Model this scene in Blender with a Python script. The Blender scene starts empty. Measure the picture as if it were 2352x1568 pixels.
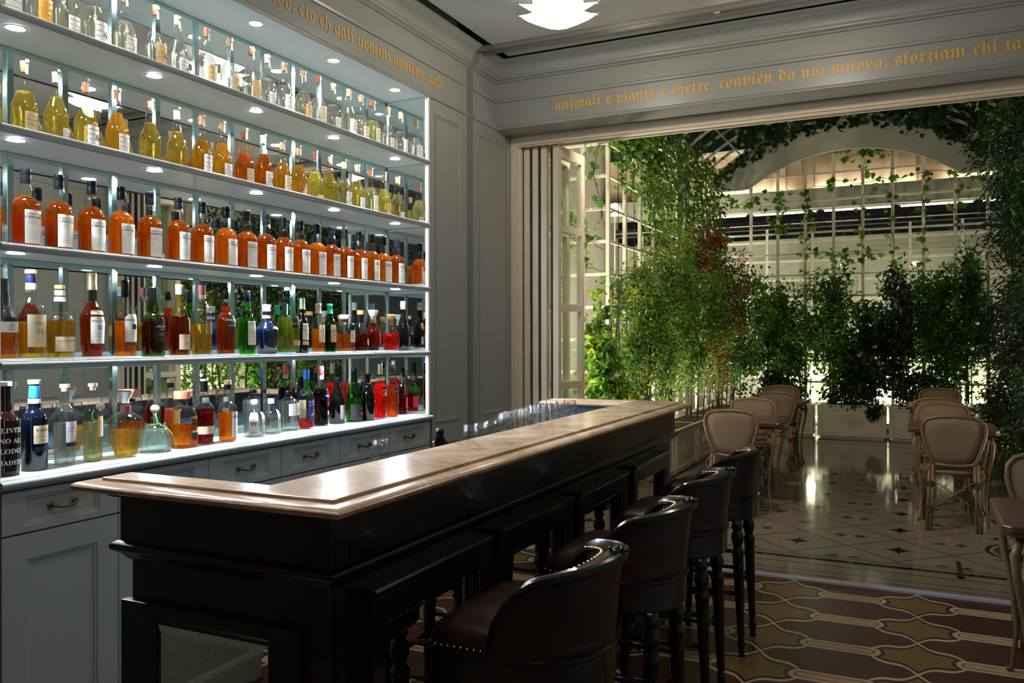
import bpy, math, random
import numpy as np
from mathutils import Vector, Matrix

sc = bpy.context.scene
COL = sc.collection
PI = math.pi
rad = math.radians

# ------------------------------------------------------------------ camera, world, exposure
cam_d = bpy.data.cameras.new('camera'); cam = bpy.data.objects.new('camera', cam_d); COL.objects.link(cam)
cam_d.sensor_width = 36; cam_d.lens = 1913.0 / 2352 * 36; cam_d.shift_y = -6 / 2352.0
cam_d.clip_start = 0.05; cam_d.clip_end = 80
YAW = math.atan(928 / 1913.0)
cam.matrix_world = Matrix.Translation((0, 0, 1.45)) @ Matrix.Rotation(YAW, 4, 'Z') @ Matrix.Rotation(PI / 2, 4, 'X') @ Matrix.Rotation(-0.00185, 4, 'Z')
sc.camera = cam
sc.view_settings.view_transform = 'Standard'; sc.view_settings.look = 'None'
sc.view_settings.gamma = 1; sc.view_settings.exposure = 0.0; sc.view_settings.use_curve_mapping = False
W = bpy.data.worlds.new('night'); sc.world = W; W.use_nodes = True
W.node_tree.nodes['Background'].inputs[0].default_value = (0.05, 0.07, 0.06, 1)
W.node_tree.nodes['Background'].inputs[1].default_value = 0.12
cy = sc.cycles
cy.use_denoising = True; cy.max_bounces = 14; cy.diffuse_bounces = 4; cy.glossy_bounces = 6
cy.transmission_bounces = 10; cy.transparent_max_bounces = 48; cy.volume_bounces = 0
cy.caustics_reflective = True; cy.caustics_refractive = False; cy.sample_clamp_indirect = 4.0
cy.use_light_tree = True
LAMP_STAR = 20.0      # W of the star pendant
SHELF_E = 1150.0        # emission of one shelf downlight lens
# light positions behind the greenery (floods on the garden ground); last one added to light the right bushes
FLOODS = [(-1.75, 13.9, 0.35, 0, 62), (-0.45, 13.9, 0.35, 0, 62), (0.7, 13.9, 0.35, 0, 58), (-3.35, 8.9, 0.7, 1, 200), (-3.4, 10.6, 0.7, 1, 170), (-3.4, 12.2, 0.7, 1, 110), (-3.3, 6.8, 0.6, 1, 150), (1.85, 7.2, 0.6, 2, 110)]

# ------------------------------------------------------------------ materials
MATS = {}
def mat(name):
    m = bpy.data.materials.new(name); m.use_nodes = True; m.node_tree.nodes.clear(); MATS[name] = m
    return m, m.node_tree
class S:
    """a float socket with arithmetic, for compact procedural maths"""
    nt = None
    def __init__(s, k): s.k = k
    @staticmethod
    def op(o, *a):
        n = S.nt.nodes.new('ShaderNodeMath'); n.operation = o
        for i, v in enumerate(a):
            if isinstance(v, S): S.nt.links.new(v.k, n.inputs[i])
            else: n.inputs[i].default_value = v
        return S(n.outputs[0])
    def __add__(s, o): return S.op('ADD', s, o)
    __radd__ = __add__
    def __sub__(s, o): return S.op('SUBTRACT', s, o)
    def __rsub__(s, o): return S.op('SUBTRACT', o, s)
    def __mul__(s, o): return S.op('MULTIPLY', s, o)
    __rmul__ = __mul__
    def __truediv__(s, o): return S.op('DIVIDE', s, o)
    def lt(s, o): return S.op('LESS_THAN', s, o)
    def gt(s, o): return S.op('GREATER_THAN', s, o)
    def abs(s): return S.op('ABSOLUTE', s)
    def mx(s, o): return S.op('MAXIMUM', s, o)
    def mn(s, o): return S.op('MINIMUM', s, o)
def nd(nt, t, **kw):
    n = nt.nodes.new('ShaderNode' + t)
    for k, v in kw.items():
        if k in n.inputs: n.inputs[k].default_value = v
        else: setattr(n, k, v)
    return n
def coords(nt, scale=None):
    g = nd(nt, 'NewGeometry')
    if scale is None: return g.outputs['Position']
    m = nd(nt, 'Mapping'); m.inputs['Scale'].default_value = scale
    nt.links.new(g.outputs['Position'], m.inputs['Vector']); return m.outputs[0]
def c4(c): return (c[0], c[1], c[2], 1)
def pb(name, col, rough=0.5, metal=0.0, spec=0.5, bump=0.0, bscale=60, var=0.0, vscale=6, coat=0.0, rvar=0.0, emit=None, es=0):
    m, nt = mat(name)
    o = nd(nt, 'OutputMaterial'); b = nd(nt, 'BsdfPrincipled')
    b.inputs['Base Color'].default_value = c4(col); b.inputs['Roughness'].default_value = rough
    b.inputs['Metallic'].default_value = metal; b.inputs['Specular IOR Level'].default_value = spec
    b.inputs['Coat Weight'].default_value = coat
    if emit: b.inputs['Emission Color'].default_value = c4(emit); b.inputs['Emission Strength'].default_value = es
    nt.links.new(b.outputs[0], o.inputs[0])
    if var or rvar:
        n = nd(nt, 'TexNoise', Scale=vscale, Detail=5.0); tc = nd(nt, 'TexCoord'); nt.links.new(tc.outputs['Object'], n.inputs['Vector'])
        if var:
            mx = nd(nt, 'Mix', data_type='RGBA'); mx.inputs[6].default_value = c4([c * (1 - var) for c in col]); mx.inputs[7].default_value = c4([min(1, c * (1 + var)) for c in col])
            nt.links.new(n.outputs[0], mx.inputs[0]); nt.links.new(mx.outputs[2], b.inputs['Base Color'])
        if rvar:
            r = nd(nt, 'MapRange'); r.inputs['To Min'].default_value = rough * (1 - rvar); r.inputs['To Max'].default_value = rough * (1 + rvar)
            nt.links.new(n.outputs[0], r.inputs[0]); nt.links.new(r.outputs[0], b.inputs['Roughness'])
    if bump:
        n = nd(nt, 'TexNoise', Scale=bscale, Detail=4.0); tc = nd(nt, 'TexCoord'); nt.links.new(tc.outputs['Object'], n.inputs['Vector'])
        bp = nd(nt, 'Bump'); bp.inputs['Strength'].default_value = bump; bp.inputs['Distance'].default_value = 0.004
        nt.links.new(n.outputs[0], bp.inputs['Height']); nt.links.new(bp.outputs[0], b.inputs['Normal'])
    return m
def emission(name, col, s):
    m, nt = mat(name); o = nd(nt, 'OutputMaterial'); e = nd(nt, 'Emission', Color=c4(col), Strength=s); nt.links.new(e.outputs[0], o.inputs[0]); return m
def thin_glass(name, tint=(1, 1, 1), ior=1.5, boost=1.0, rough=0.0):
    m, nt = mat(name); o = nd(nt, 'OutputMaterial'); t = nd(nt, 'BsdfTransparent', Color=c4(tint)); g = nd(nt, 'BsdfGlossy', Roughness=rough)
    lw = nd(nt, 'LayerWeight', Blend=0.5); mx = nd(nt, 'MixShader')
    S.nt = nt; f = S.op('POWER', S(lw.outputs['Facing']), 3.6) * (0.42 * boost) + 0.022 * boost; f = f.mn(1.0)
    nt.links.new(f.k, mx.inputs[0]); nt.links.new(t.outputs[0], mx.inputs[1]); nt.links.new(g.outputs[0], mx.inputs[2]); nt.links.new(mx.outputs[0], o.inputs[0])
    return m
def liquid(name, col, tr=0.35, trcol=None, ior=1.36, tl=0.26):
    """refracting drink: glass tinted by the drink, part of the light scattered through it"""
    m, nt = mat(name); o = nd(nt, 'OutputMaterial'); g = nd(nt, 'BsdfGlass', Color=c4(col), IOR=ior, Roughness=0.0)
    t = nd(nt, 'BsdfTransparent', Color=c4(trcol or col)); d = nd(nt, 'BsdfTranslucent', Color=c4(trcol or col))
    m1 = nd(nt, 'MixShader'); m1.inputs[0].default_value = tl; m2 = nd(nt, 'MixShader'); m2.inputs[0].default_value = tr
    nt.links.new(t.outputs[0], m1.inputs[1]); nt.links.new(d.outputs[0], m1.inputs[2])
    nt.links.new(g.outputs[0], m2.inputs[1]); nt.links.new(m1.outputs[0], m2.inputs[2]); nt.links.new(m2.outputs[0], o.inputs[0]); return m
def leafmat(name, c1, c2, sc_=9.0, trans=0.45, c3=None):
    m, nt = mat(name); o = nd(nt, 'OutputMaterial'); d = nd(nt, 'BsdfPrincipled', Roughness=0.35); t = nd(nt, 'BsdfTranslucent'); mx = nd(nt, 'MixShader'); mx.inputs[0].default_value = trans
    n = nd(nt, 'TexNoise', Scale=sc_, Detail=2.0); nt.links.new(coords(nt), n.inputs['Vector'])
    cr = nd(nt, 'ValToRGB'); cr.color_ramp.elements[0].position = 0.35; cr.color_ramp.elements[0].color = c4(c1); cr.color_ramp.elements[1].position = 0.62; cr.color_ramp.elements[1].color = c4(c2)
    if c3: e = cr.color_ramp.elements.new(0.72); e.color = c4(c3)
    nt.links.new(n.outputs[0], cr.inputs[0]); nt.links.new(cr.outputs[0], d.inputs['Base Color']); nt.links.new(cr.outputs[0], t.inputs[0])
    nt.links.new(d.outputs[0], mx.inputs[1]); nt.links.new(t.outputs[0], mx.inputs[2]); nt.links.new(mx.outputs[0], o.inputs[0]); return m

M_wall = pb('wall_paint', (0.245, 0.260, 0.242), 0.34, bump=0.03, bscale=90)
M_cab = pb('cabinet_paint', (0.29, 0.335, 0.315), 0.4, bump=0.04, bscale=90)
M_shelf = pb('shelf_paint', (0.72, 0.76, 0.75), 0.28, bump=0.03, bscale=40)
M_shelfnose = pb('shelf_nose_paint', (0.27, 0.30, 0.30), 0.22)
M_ceil = pb('ceiling_paint', (0.42, 0.44, 0.41), 0.55)
M_dark = pb('dark_gap', (0.02, 0.018, 0.016), 0.8)
M_navy = pb('bar_paint', (0.008, 0.0075, 0.008), 0.26, coat=0.15)
M_navy2 = pb('bar_paint_lit', (0.035, 0.05, 0.075), 0.35)  # bar paint again, made lighter and bluer as it looks lit
M_brass = pb('aged_brass', (0.16, 0.11, 0.055), 0.4, metal=0.9)
M_stud = pb('brass_studs', (0.75, 0.52, 0.28), 0.25, metal=1.0)
M_gold = pb('gold_lettering', (0.62, 0.34, 0.07), 0.45)
M_beige = pb('beige_frame_paint', (0.72, 0.64, 0.52), 0.5, var=0.08)
M_white = pb('white_metal', (0.55, 0.52, 0.42), 0.5, var=0.12, vscale=3)
M_whiteD = pb('grey_painted_steel', (0.30, 0.32, 0.26), 0.55)
M_alu = pb('aluminium', (0.62, 0.60, 0.68), 0.4, metal=0.5)
M_aluD = pb('rail_metal', (0.32, 0.31, 0.28), 0.35, metal=0.8)
M_wood = pb('stool_wood', (0.012, 0.0075, 0.006), 0.2, spec=0.4, coat=0.15, var=0.3, vscale=20)
M_leather = pb('oxblood_leather', (0.026, 0.0095, 0.0085), 0.34, spec=0.35, bump=0.35, bscale=25, coat=0.06)
M_rattan = pb('woven_cane', (0.15, 0.098, 0.058), 0.6, bump=0.9, bscale=260, var=0.25, vscale=180)
M_bamboo = pb('bamboo_pole', (0.14, 0.082, 0.042), 0.4, var=0.35, vscale=30)
M_binding = pb('dark_binding', (0.03, 0.018, 0.012), 0.5)
M_redm = pb('red_marble', (0.10, 0.042, 0.038), 0.18, var=0.5, vscale=14)
M_iron = pb('black_iron', (0.012, 0.012, 0.012), 0.45)
M_planter = pb('planter_paint', (0.40, 0.40, 0.31), 0.55, var=0.12, vscale=5)
M_soil = pb('soil', (0.02, 0.015, 0.01), 0.95, bump=0.8)
M_bark = pb('bark', (0.06, 0.04, 0.025), 0.85, bump=0.6)
M_canopy = pb('ribbed_panel', (0.50, 0.40, 0.28), 0.6)
M_backwall = pb('back_wall_render', (0.40, 0.37, 0.32), 0.8, var=0.25, vscale=1.5)
M_slate = pb('grey_shutter', (0.10, 0.11, 0.11), 0.6)
M_blackg = pb('black_glass', (0.01, 0.01, 0.012), 0.1)
M_glasspane = thin_glass('window_glass', (0.93, 0.97, 0.94), 1.5, 1.6)
M_cleareg = thin_glass('clear_bottle_glass', (0.985, 0.99, 0.985), 1.5, 2.2)
M_stemg = thin_glass('wine_glass_glass', (0.975, 0.98, 0.98), 1.5, 3.2, 0.02)
M_greeng = thin_glass('green_bottle_glass', (0.12, 0.62, 0.10), 1.5, 2.0)
M_dgreeng = thin_glass('dark_green_bottle_glass', (0.30, 0.42, 0.05), 1.5, 2.0)
M_tealg = thin_glass('teal_bottle_glass', (0.55, 0.90, 0.88), 1.5, 2.0)
M_palegr = thin_glass('pale_green_glass', (0.90, 0.97, 0.92), 1.5, 2.4)
M_smokeg = thin_glass('smoked_olive_glass', (0.75, 0.72, 0.45), 1.5, 2.0)
M_brownsh = pb('dark_brown_bottle', (0.008, 0.002, 0.001), 0.06, spec=0.4)
M_blackb = pb('black_bottle', (0.001, 0.001, 0.0012), 0.05, spec=0.4)
M_navyb = pb('navy_bottle', (0.0008, 0.002, 0.005), 0.06, spec=0.4)
M_blueb = pb('blue_porcelain', (0.002, 0.006, 0.025), 0.08, coat=1.0)
M_amber = liquid('amber_whisky', (0.97, 0.44, 0.05), 0.45, (0.98, 0.43, 0.035))
M_gold_l = liquid('golden_whisky', (1.0, 0.74, 0.20), 0.4, (1.0, 0.72, 0.16))
M_dkamb = liquid('dark_amber_whisky', (0.72, 0.20, 0.03), 0.4, (0.70, 0.17, 0.015))
M_pale = liquid('pale_straw_spirit', (0.98, 0.98, 0.90), 0.4, (0.98, 0.97, 0.86), 1.36, 0.10)
M_straw = liquid('straw_spirit', (0.99, 0.95, 0.66), 0.4, (0.98, 0.92, 0.58), 1.36, 0.16)
M_yellow = liquid('yellow_spirit', (0.99, 0.87, 0.38), 0.45, (0.98, 0.85, 0.32))
M_honey = liquid('honey_spirit', (0.98, 0.68, 0.20), 0.45, (0.98, 0.64, 0.16))
M_rust = liquid('rust_spirit', (0.96, 0.46, 0.12), 0.45, (0.96, 0.42, 0.09))
M_red = liquid('red_aperitif', (1.0, 0.05, 0.04), 0.6, (1.0, 0.05, 0.03))
M_orange = liquid('orange_aperitif', (1.0, 0.30, 0.03), 0.6, (1.0, 0.28, 0.02))
M_wine = liquid('garnet_liqueur', (0.45, 0.03, 0.04), 0.25, (0.5, 0.01, 0.02))
M_cola = liquid('dark_vermouth', (0.12, 0.03, 0.02), 0.1, (0.1, 0.02, 0.01))
M_water = liquid('clear_spirit', (0.99, 0.995, 0.99), 0.5, (0.98, 0.99, 0.985), 1.33, 0.06)
M_bitter = liquid('bitter_red', (0.95, 0.16, 0.05), 0.4, (0.95, 0.1, 0.02))
def paper(n, c, r=0.6): return pb('paper_' + n, c, r, var=0.06, vscale=40)
P_white = paper('white', (0.80, 0.78, 0.74)); P_cream = paper('cream', (0.72, 0.60, 0.42)); P_ochre = paper('ochre', (0.66, 0.42, 0.16)); P_orange = paper('orange', (0.85, 0.40, 0.05))
P_sand = paper('sand', (0.62, 0.45, 0.24)); P_pink = paper('pink', (0.85, 0.45, 0.40)); P_black = paper('black', (0.004, 0.004, 0.004), 0.4); P_grey = paper('grey', (0.40, 0.36, 0.36)); P_silver = paper('silver', (0.5, 0.5, 0.55), 0.35)
P_blue = paper('blue', (0.006, 0.04, 0.2), 0.4); P_navy = paper('navy', (0.004, 0.006, 0.03), 0.4); P_red = paper('red', (0.65, 0.02, 0.02), 0.4); P_crim = paper('crimson', (0.6, 0.01, 0.04), 0.4); P_gold = paper('gold', (0.55, 0.38, 0.12), 0.35); P_teal = paper('teal', (0.12, 0.28, 0.33), 0.4)
P_burg = paper('burgundy', (0.10, 0.02, 0.03), 0.4); P_dgrey = paper('charcoal', (0.015, 0.015, 0.015), 0.4); P_olive = paper('olive', (0.25, 0.16, 0.03), 0.4); P_maroon = paper('maroon', (0.25, 0.03, 0.03), 0.4)
M_cork = pb('cork', (0.50, 0.28, 0.13), 0.7, bump=0.5, bscale=120, var=0.3, vscale=90); M_corkred = pb('sealed_cork', (0.50, 0.16, 0.06), 0.4, var=0.3, vscale=90)
M_woodstop = pb('pale_wood_stopper', (0.66, 0.48, 0.34), 0.55, var=0.15, vscale=60); M_orstop = pb('orange_wood_stopper', (0.65, 0.30, 0.08), 0.4)
M_capblk = pb('black_cap', (0.0025, 0.003, 0.004), 0.25, spec=0.35); M_capgold = pb('gold_cap', (0.50, 0.40, 0.24), 0.35, metal=0.7); M_capblue = pb('blue_cap', (0.004, 0.07, 0.35), 0.35); M_capred = pb('red_cap', (0.35, 0.015, 0.03), 0.35)
M_capnavy = pb('navy_cap', (0.002, 0.004, 0.02), 0.3); M_capgreen = pb('green_cap', (0.02, 0.32, 0.16), 0.3); M_capmar = pb('maroon_cap', (0.13, 0.03, 0.035), 0.4); M_terra = pb('terracotta_cap', (0.45, 0.10, 0.05), 0.45); M_frost = pb('frosted_glass_stopper', (0.75, 0.78, 0.8), 0.3, spec=0.8)
M_chrome = pb('chrome', (0.8, 0.8, 0.82), 0.12, metal=1.0); M_strip = pb('tax_strip', (0.68, 0.62, 0.60), 0.6); M_ribbon = pb('green_ribbon', (0.12, 0.5, 0.04), 0.5)
M_inkb = pb('ink_black', (0.004, 0.004, 0.004), 0.6); M_inkw = pb('ink_white', (0.8, 0.8, 0.78), 0.6); M_inko = pb('ink_orange', (0.9, 0.25, 0.04), 0.6); M_inkr = pb('ink_red', (0.6, 0.03, 0.03), 0.6); M_inkt = pb('ink_tan', (0.35, 0.26, 0.16), 0.6)
M_inkp = pb('ink_pink', (0.75, 0.08, 0.25), 0.6); M_inkbl = pb('ink_blue', (0.10, 0.28, 0.35), 0.6); M_inkg = pb('ink_gold', (0.65, 0.42, 0.10), 0.5)
M_ivy = leafmat('ivy_leaves', (0.02, 0.08, 0.012), (0.13, 0.26, 0.03), 3.0, 0.5)
M_bamb = leafmat('bamboo_leaves', (0.04, 0.12, 0.018), (0.17, 0.29, 0.045), 4.0, 0.5, (0.45, 0.40, 0.05))
M_nand = leafmat('red_tipped_leaves', (0.04, 0.11, 0.02), (0.26, 0.03, 0.025), 5.0, 0.5)
M_shrub = leafmat('shrub_leaves', (0.02, 0.09, 0.018), (0.11, 0.25, 0.03), 5.0, 0.55)
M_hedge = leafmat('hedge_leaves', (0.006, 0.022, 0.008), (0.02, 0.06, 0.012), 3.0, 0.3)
M_big = leafmat('laurel_leaves', (0.03, 0.13, 0.018), (0.20, 0.36, 0.04), 6.0, 0.5, (0.5, 0.3, 0.03))
M_lens = emission('downlight_lens', (0.80, 0.92, 1.0), SHELF_E)
M_star = emission('star_lamp_glass', (1.0, 0.93, 0.82), 4.0)
M_tube = emission('fluorescent_tube', (1.0, 0.86, 0.66), 9.0)
M_tube2 = emission('gutter_fill_tube', (1.0, 0.86, 0.66), 60.0)
M_bulb = emission('garden_bulb', (1.0, 0.95, 0.80), 45.0)
M_bulb2 = emission('lit_shade', (1.0, 0.90, 0.75), 2.2)

def marble_mat():
    m, nt = mat('peach_marble'); o = nd(nt, 'OutputMaterial'); b = nd(nt, 'BsdfPrincipled', Roughness=0.19); b.inputs['Specular IOR Level'].default_value = 0.4
    v = coords(nt, (1, 1, 1)); n1 = nd(nt, 'TexNoise', Scale=3.2, Detail=9.0, Distortion=1.8); nt.links.new(v, n1.inputs['Vector'])
    cr = nd(nt, 'ValToRGB'); e = cr.color_ramp.elements; e[0].position = 0.30; e[0].color = (0.35, 0.205, 0.115, 1); e[1].position = 0.72; e[1].color = (0.64, 0.485, 0.33, 1)
    x = e.new(0.5); x.color = (0.46, 0.30, 0.205, 1)
    nt.links.new(n1.outputs[0], cr.inputs[0])
    n2 = nd(nt, 'TexNoise', Scale=5.0, Detail=6.0, Distortion=2.5); nt.links.new(v, n2.inputs['Vector']); S.nt = nt
    vein = (S(n2.outputs[0]) - 0.5).abs().lt(0.008)
    mx = nd(nt, 'Mix', data_type='RGBA'); mx.inputs[7].default_value = (0.72, 0.60, 0.50, 1); nt.links.new((vein * 0.5).k, mx.inputs[0]); nt.links.new(cr.outputs[0], mx.inputs[6])
    n3 = nd(nt, 'TexNoise', Scale=90.0, Detail=3.0); nt.links.new(v, n3.inputs['Vector'])
    mm = nd(nt, 'Mix', data_type='RGBA', blend_type='MULTIPLY'); mm.inputs[0].default_value = 0.35; nt.links.new(mx.outputs[2], mm.inputs[6]); nt.links.new(n3.outputs[1], mm.inputs[7])
    nt.links.new(mx.outputs[2], b.inputs['Base Color']); nt.links.new(b.outputs[0], o.inputs[0]); return m
M_marble = marble_mat()
def mirror_mat(name, col, rough, spots=0):
    m, nt = mat(name); o = nd(nt, 'OutputMaterial'); g = nd(nt, 'BsdfGlossy', Color=c4(col), Roughness=rough)
    if spots:
        n = nd(nt, 'TexNoise', Scale=90.0, Detail=4.0); nt.links.new(coords(nt), n.inputs['Vector']); S.nt = nt
        k = S(n.outputs[0]).gt(0.66) * spots; d = nd(nt, 'BsdfDiffuse', Color=(0.03, 0.03, 0.03, 1)); mx = nd(nt, 'MixShader')
        nt.links.new(k.k, mx.inputs[0]); nt.links.new(g.outputs[0], mx.inputs[1]); nt.links.new(d.outputs[0], mx.inputs[2]); nt.links.new(mx.outputs[0], o.inputs[0])
    else: nt.links.new(g.outputs[0], o.inputs[0])
    return m
M_mirror = mirror_mat('shelf_mirror', (0.84, 0.89, 0.89), 0.0)
M_bevel = mirror_mat('mirror_bevel_glass', (0.50, 0.68, 0.66), 0.12)
M_antique = mirror_mat('antique_mirror', (0.85, 0.86, 0.80), 0.02, 0.7)

def sepxyz(nt):
    s = nd(nt, 'SeparateXYZ'); nt.links.new(coords(nt), s.inputs[0]); return S(s.outputs[0]), S(s.outputs[1])
def mixcol(nt, f, a, b):
    mx = nd(nt, 'Mix', data_type='RGBA'); nt.links.new(f.k, mx.inputs[0])
    for i, v in ((6, a), (7, b)):
        if isinstance(v, tuple): mx.inputs[i].default_value = c4(v)
        else: nt.links.new(v, mx.inputs[i])
    return mx.outputs[2]
def floor_bar_mat():
    m, nt = mat('encaustic_tiles'); S.nt = nt; o = nd(nt, 'OutputMaterial'); b = nd(nt, 'BsdfPrincipled', Roughness=0.3); b.inputs['Specular IOR Level'].default_value = 0.25
    x, y = sepxyz(nt)
    PX, PY = 0.66, 0.413
    u = ((x + 0.655 + 20 * PX) / PX); v = ((y - 4.40 + 40 * PY) / PY)
    fu = (S.op('FRACT', u) - 0.5).abs(); fv = (S.op('FRACT', v) - 0.5).abs()
    a = (0.5 - fu) * PX; h = (0.5 - fv) * PY            # a: 0 at crossing .. .33 ; h: 0 .. .2065
    # band from the crossing to the medallion
    f = a * 0.98 + S.op('SINE', a * 31.0) * 0.025 - a * a * 0.6
    d = (h - f).abs()
    qx = ((0.33 - a) - 0.125).mx(0.0); qy = ((0.2065 - h) - 0.004).mx(0.0)
    md = S.op('SQRT', qx * qx + qy * qy) - 0.036        # medallion distance
    inm = md.lt(0.0); ring = md.lt(0.016)
    band = d.lt(0.0125) * a.lt(0.225)
    up = h.gt(f)
    yel = (0.17, 0.10, 0.032); mar = (0.055, 0.017, 0.015); pale = (0.52, 0.36, 0.25); blk = (0.018, 0.017, 0.017); palem = (0.42, 0.29, 0.19)
    col = mixcol(nt, up, mar, yel)
    edge = d.lt(0.040) * up; edge = edge.mx(md.lt(0.034) * up)
    col = mixcol(nt, edge, col, blk)
    tri = (a.lt(0.05)) * (1.0 - up) * d.lt(0.03); col = mixcol(nt, tri, col, blk)
    col = mixcol(nt, band, col, pale); col = mixcol(nt, ring, col, pale); col = mixcol(nt, inm, col, palem)
    line = (md + 0.012).abs().lt(0.003); col = mixcol(nt, line, col, blk)
    n = nd(nt, 'TexNoise', Scale=22.0, Detail=6.0); nt.links.new(coords(nt, (1, 2.4, 1)), n.inputs['Vector'])
    wear = nd(nt, 'Mix', data_type='RGBA', blend_type='MULTIPLY'); wear.inputs[0].default_value = 1.0
    g = nd(nt, 'MapRange'); g.inputs['To Min'].default_value = 0.55; g.inputs['To Max'].default_value = 1.5; nt.links.new(n.outputs[0], g.inputs[0])
    cb = nd(nt, 'CombineColor');
    for i in range(3): nt.links.new(g.outputs[0], cb.inputs[i])
    nt.links.new(col, wear.inputs[6]); nt.links.new(cb.outputs[0], wear.inputs[7]); nt.links.new(wear.outputs[2], b.inputs['Base Color'])
    r = nd(nt, 'MapRange'); r.inputs['To Min'].default_value = 0.2; r.inputs['To Max'].default_value = 0.5; nt.links.new(n.outputs[0], r.inputs[0]); nt.links.new(r.outputs[0], b.inputs['Roughness'])
    nt.links.new(b.outputs[0], o.inputs[0]); return m
M_floorbar = floor_bar_mat()
def floor_garden_mat():
    m, nt = mat('terrazzo'); S.nt = nt; o = nd(nt, 'OutputMaterial'); b = nd(nt, 'BsdfPrincipled', Roughness=0.13); b.inputs['Specular IOR Level'].default_value = 0.3
    x, y = sepxyz(nt); P = 0.655
    base = (0.165, 0.130, 0.105); dark = (0.010, 0.012, 0.010)
    n = nd(nt, 'TexNoise', Scale=260.0, Detail=3.0); nt.links.new(coords(nt), n.inputs['Vector'])
    n2 = nd(nt, 'TexNoise', Scale=2.0, Detail=4.0); nt.links.new(coords(nt), n2.inputs['Vector'])
    g = S(n.outputs[0]).gt(0.56); col = mixcol(nt, g * 0.6, base, (0.26, 0.22, 0.18))
    def cell(ox, oy):
        return S.op('FRACT', (x - ox + 20 * P) / P + 0.5) - 0.5, S.op('FRACT', (y - oy + 20 * P) / P + 0.5) - 0.5
    cx_, cy_ = cell(-0.11, 6.285)
    diam = ((cx_.abs() + cy_.abs()) - 0.5).abs().lt(0.011)
    # eight-pointed star as two crossed lozenges
    ax, ay = cx_.abs(), cy_.abs()
    s1 = (ax * 3.0 + ay).lt(0.155); s2 = (ax + ay * 3.0).lt(0.155); s3 = (ax.mx(ay)).lt(0.062)
    star = s1.mx(s2).mx(s3)
    px_, py_ = cell(-0.44, 6.605)
    px2 = (px_.abs() - 0.10).abs(); pin = ((px2 * 0.9 + (py_.abs() - 0.02).abs() * 1.3).lt(0.06)) * (py_.abs().gt(0.008))
    infield = y.gt(5.93)
    pat = diam.mx(star).mx(pin) * infield
    r2 = S.op('SQRT', (x - 0.72) * (x - 0.72) + (y - 6.55) * (y - 6.55))
    incirc = r2.lt(0.30); pat = pat * (1.0 - incirc)
    rings = ((r2 - 0.285).abs().lt(0.014)).mx((r2 - 0.225).abs().lt(0.018)).mx(r2.lt(0.17))
    pat = pat.mx(rings)
    for yy, w in ((5.81, 0.03), (5.885, 0.006), (5.915, 0.004), (5.67, 0.006), (5.50, 0.005), (5.405, 0.005), (5.335, 0.016)):
        pat = pat.mx((y - yy).abs().lt(w))
    col = mixcol(nt, pat, col, dark)
    nt.links.new(col, b.inputs['Base Color'])
    r = nd(nt, 'MapRange'); r.inputs['To Min'].default_value = 0.03; r.inputs['To Max'].default_value = 0.13; nt.links.new(n2.outputs[0], r.inputs[0]); nt.links.new(r.outputs[0], b.inputs['Roughness'])
    bp = nd(nt, 'Bump'); bp.inputs['Strength'].default_value = 0.2; bp.inputs['Distance'].default_value = 0.002
    n3 = nd(nt, 'TexNoise', Scale=9.0, Detail=3.0); nt.links.new(coords(nt), n3.inputs['Vector']); nt.links.new(n3.outputs[0], bp.inputs['Height']); nt.links.new(bp.outputs[0], b.inputs['Normal'])
    nt.links.new(b.outputs[0], o.inputs[0]); return m
M_floorgar = floor_garden_mat()

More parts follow.
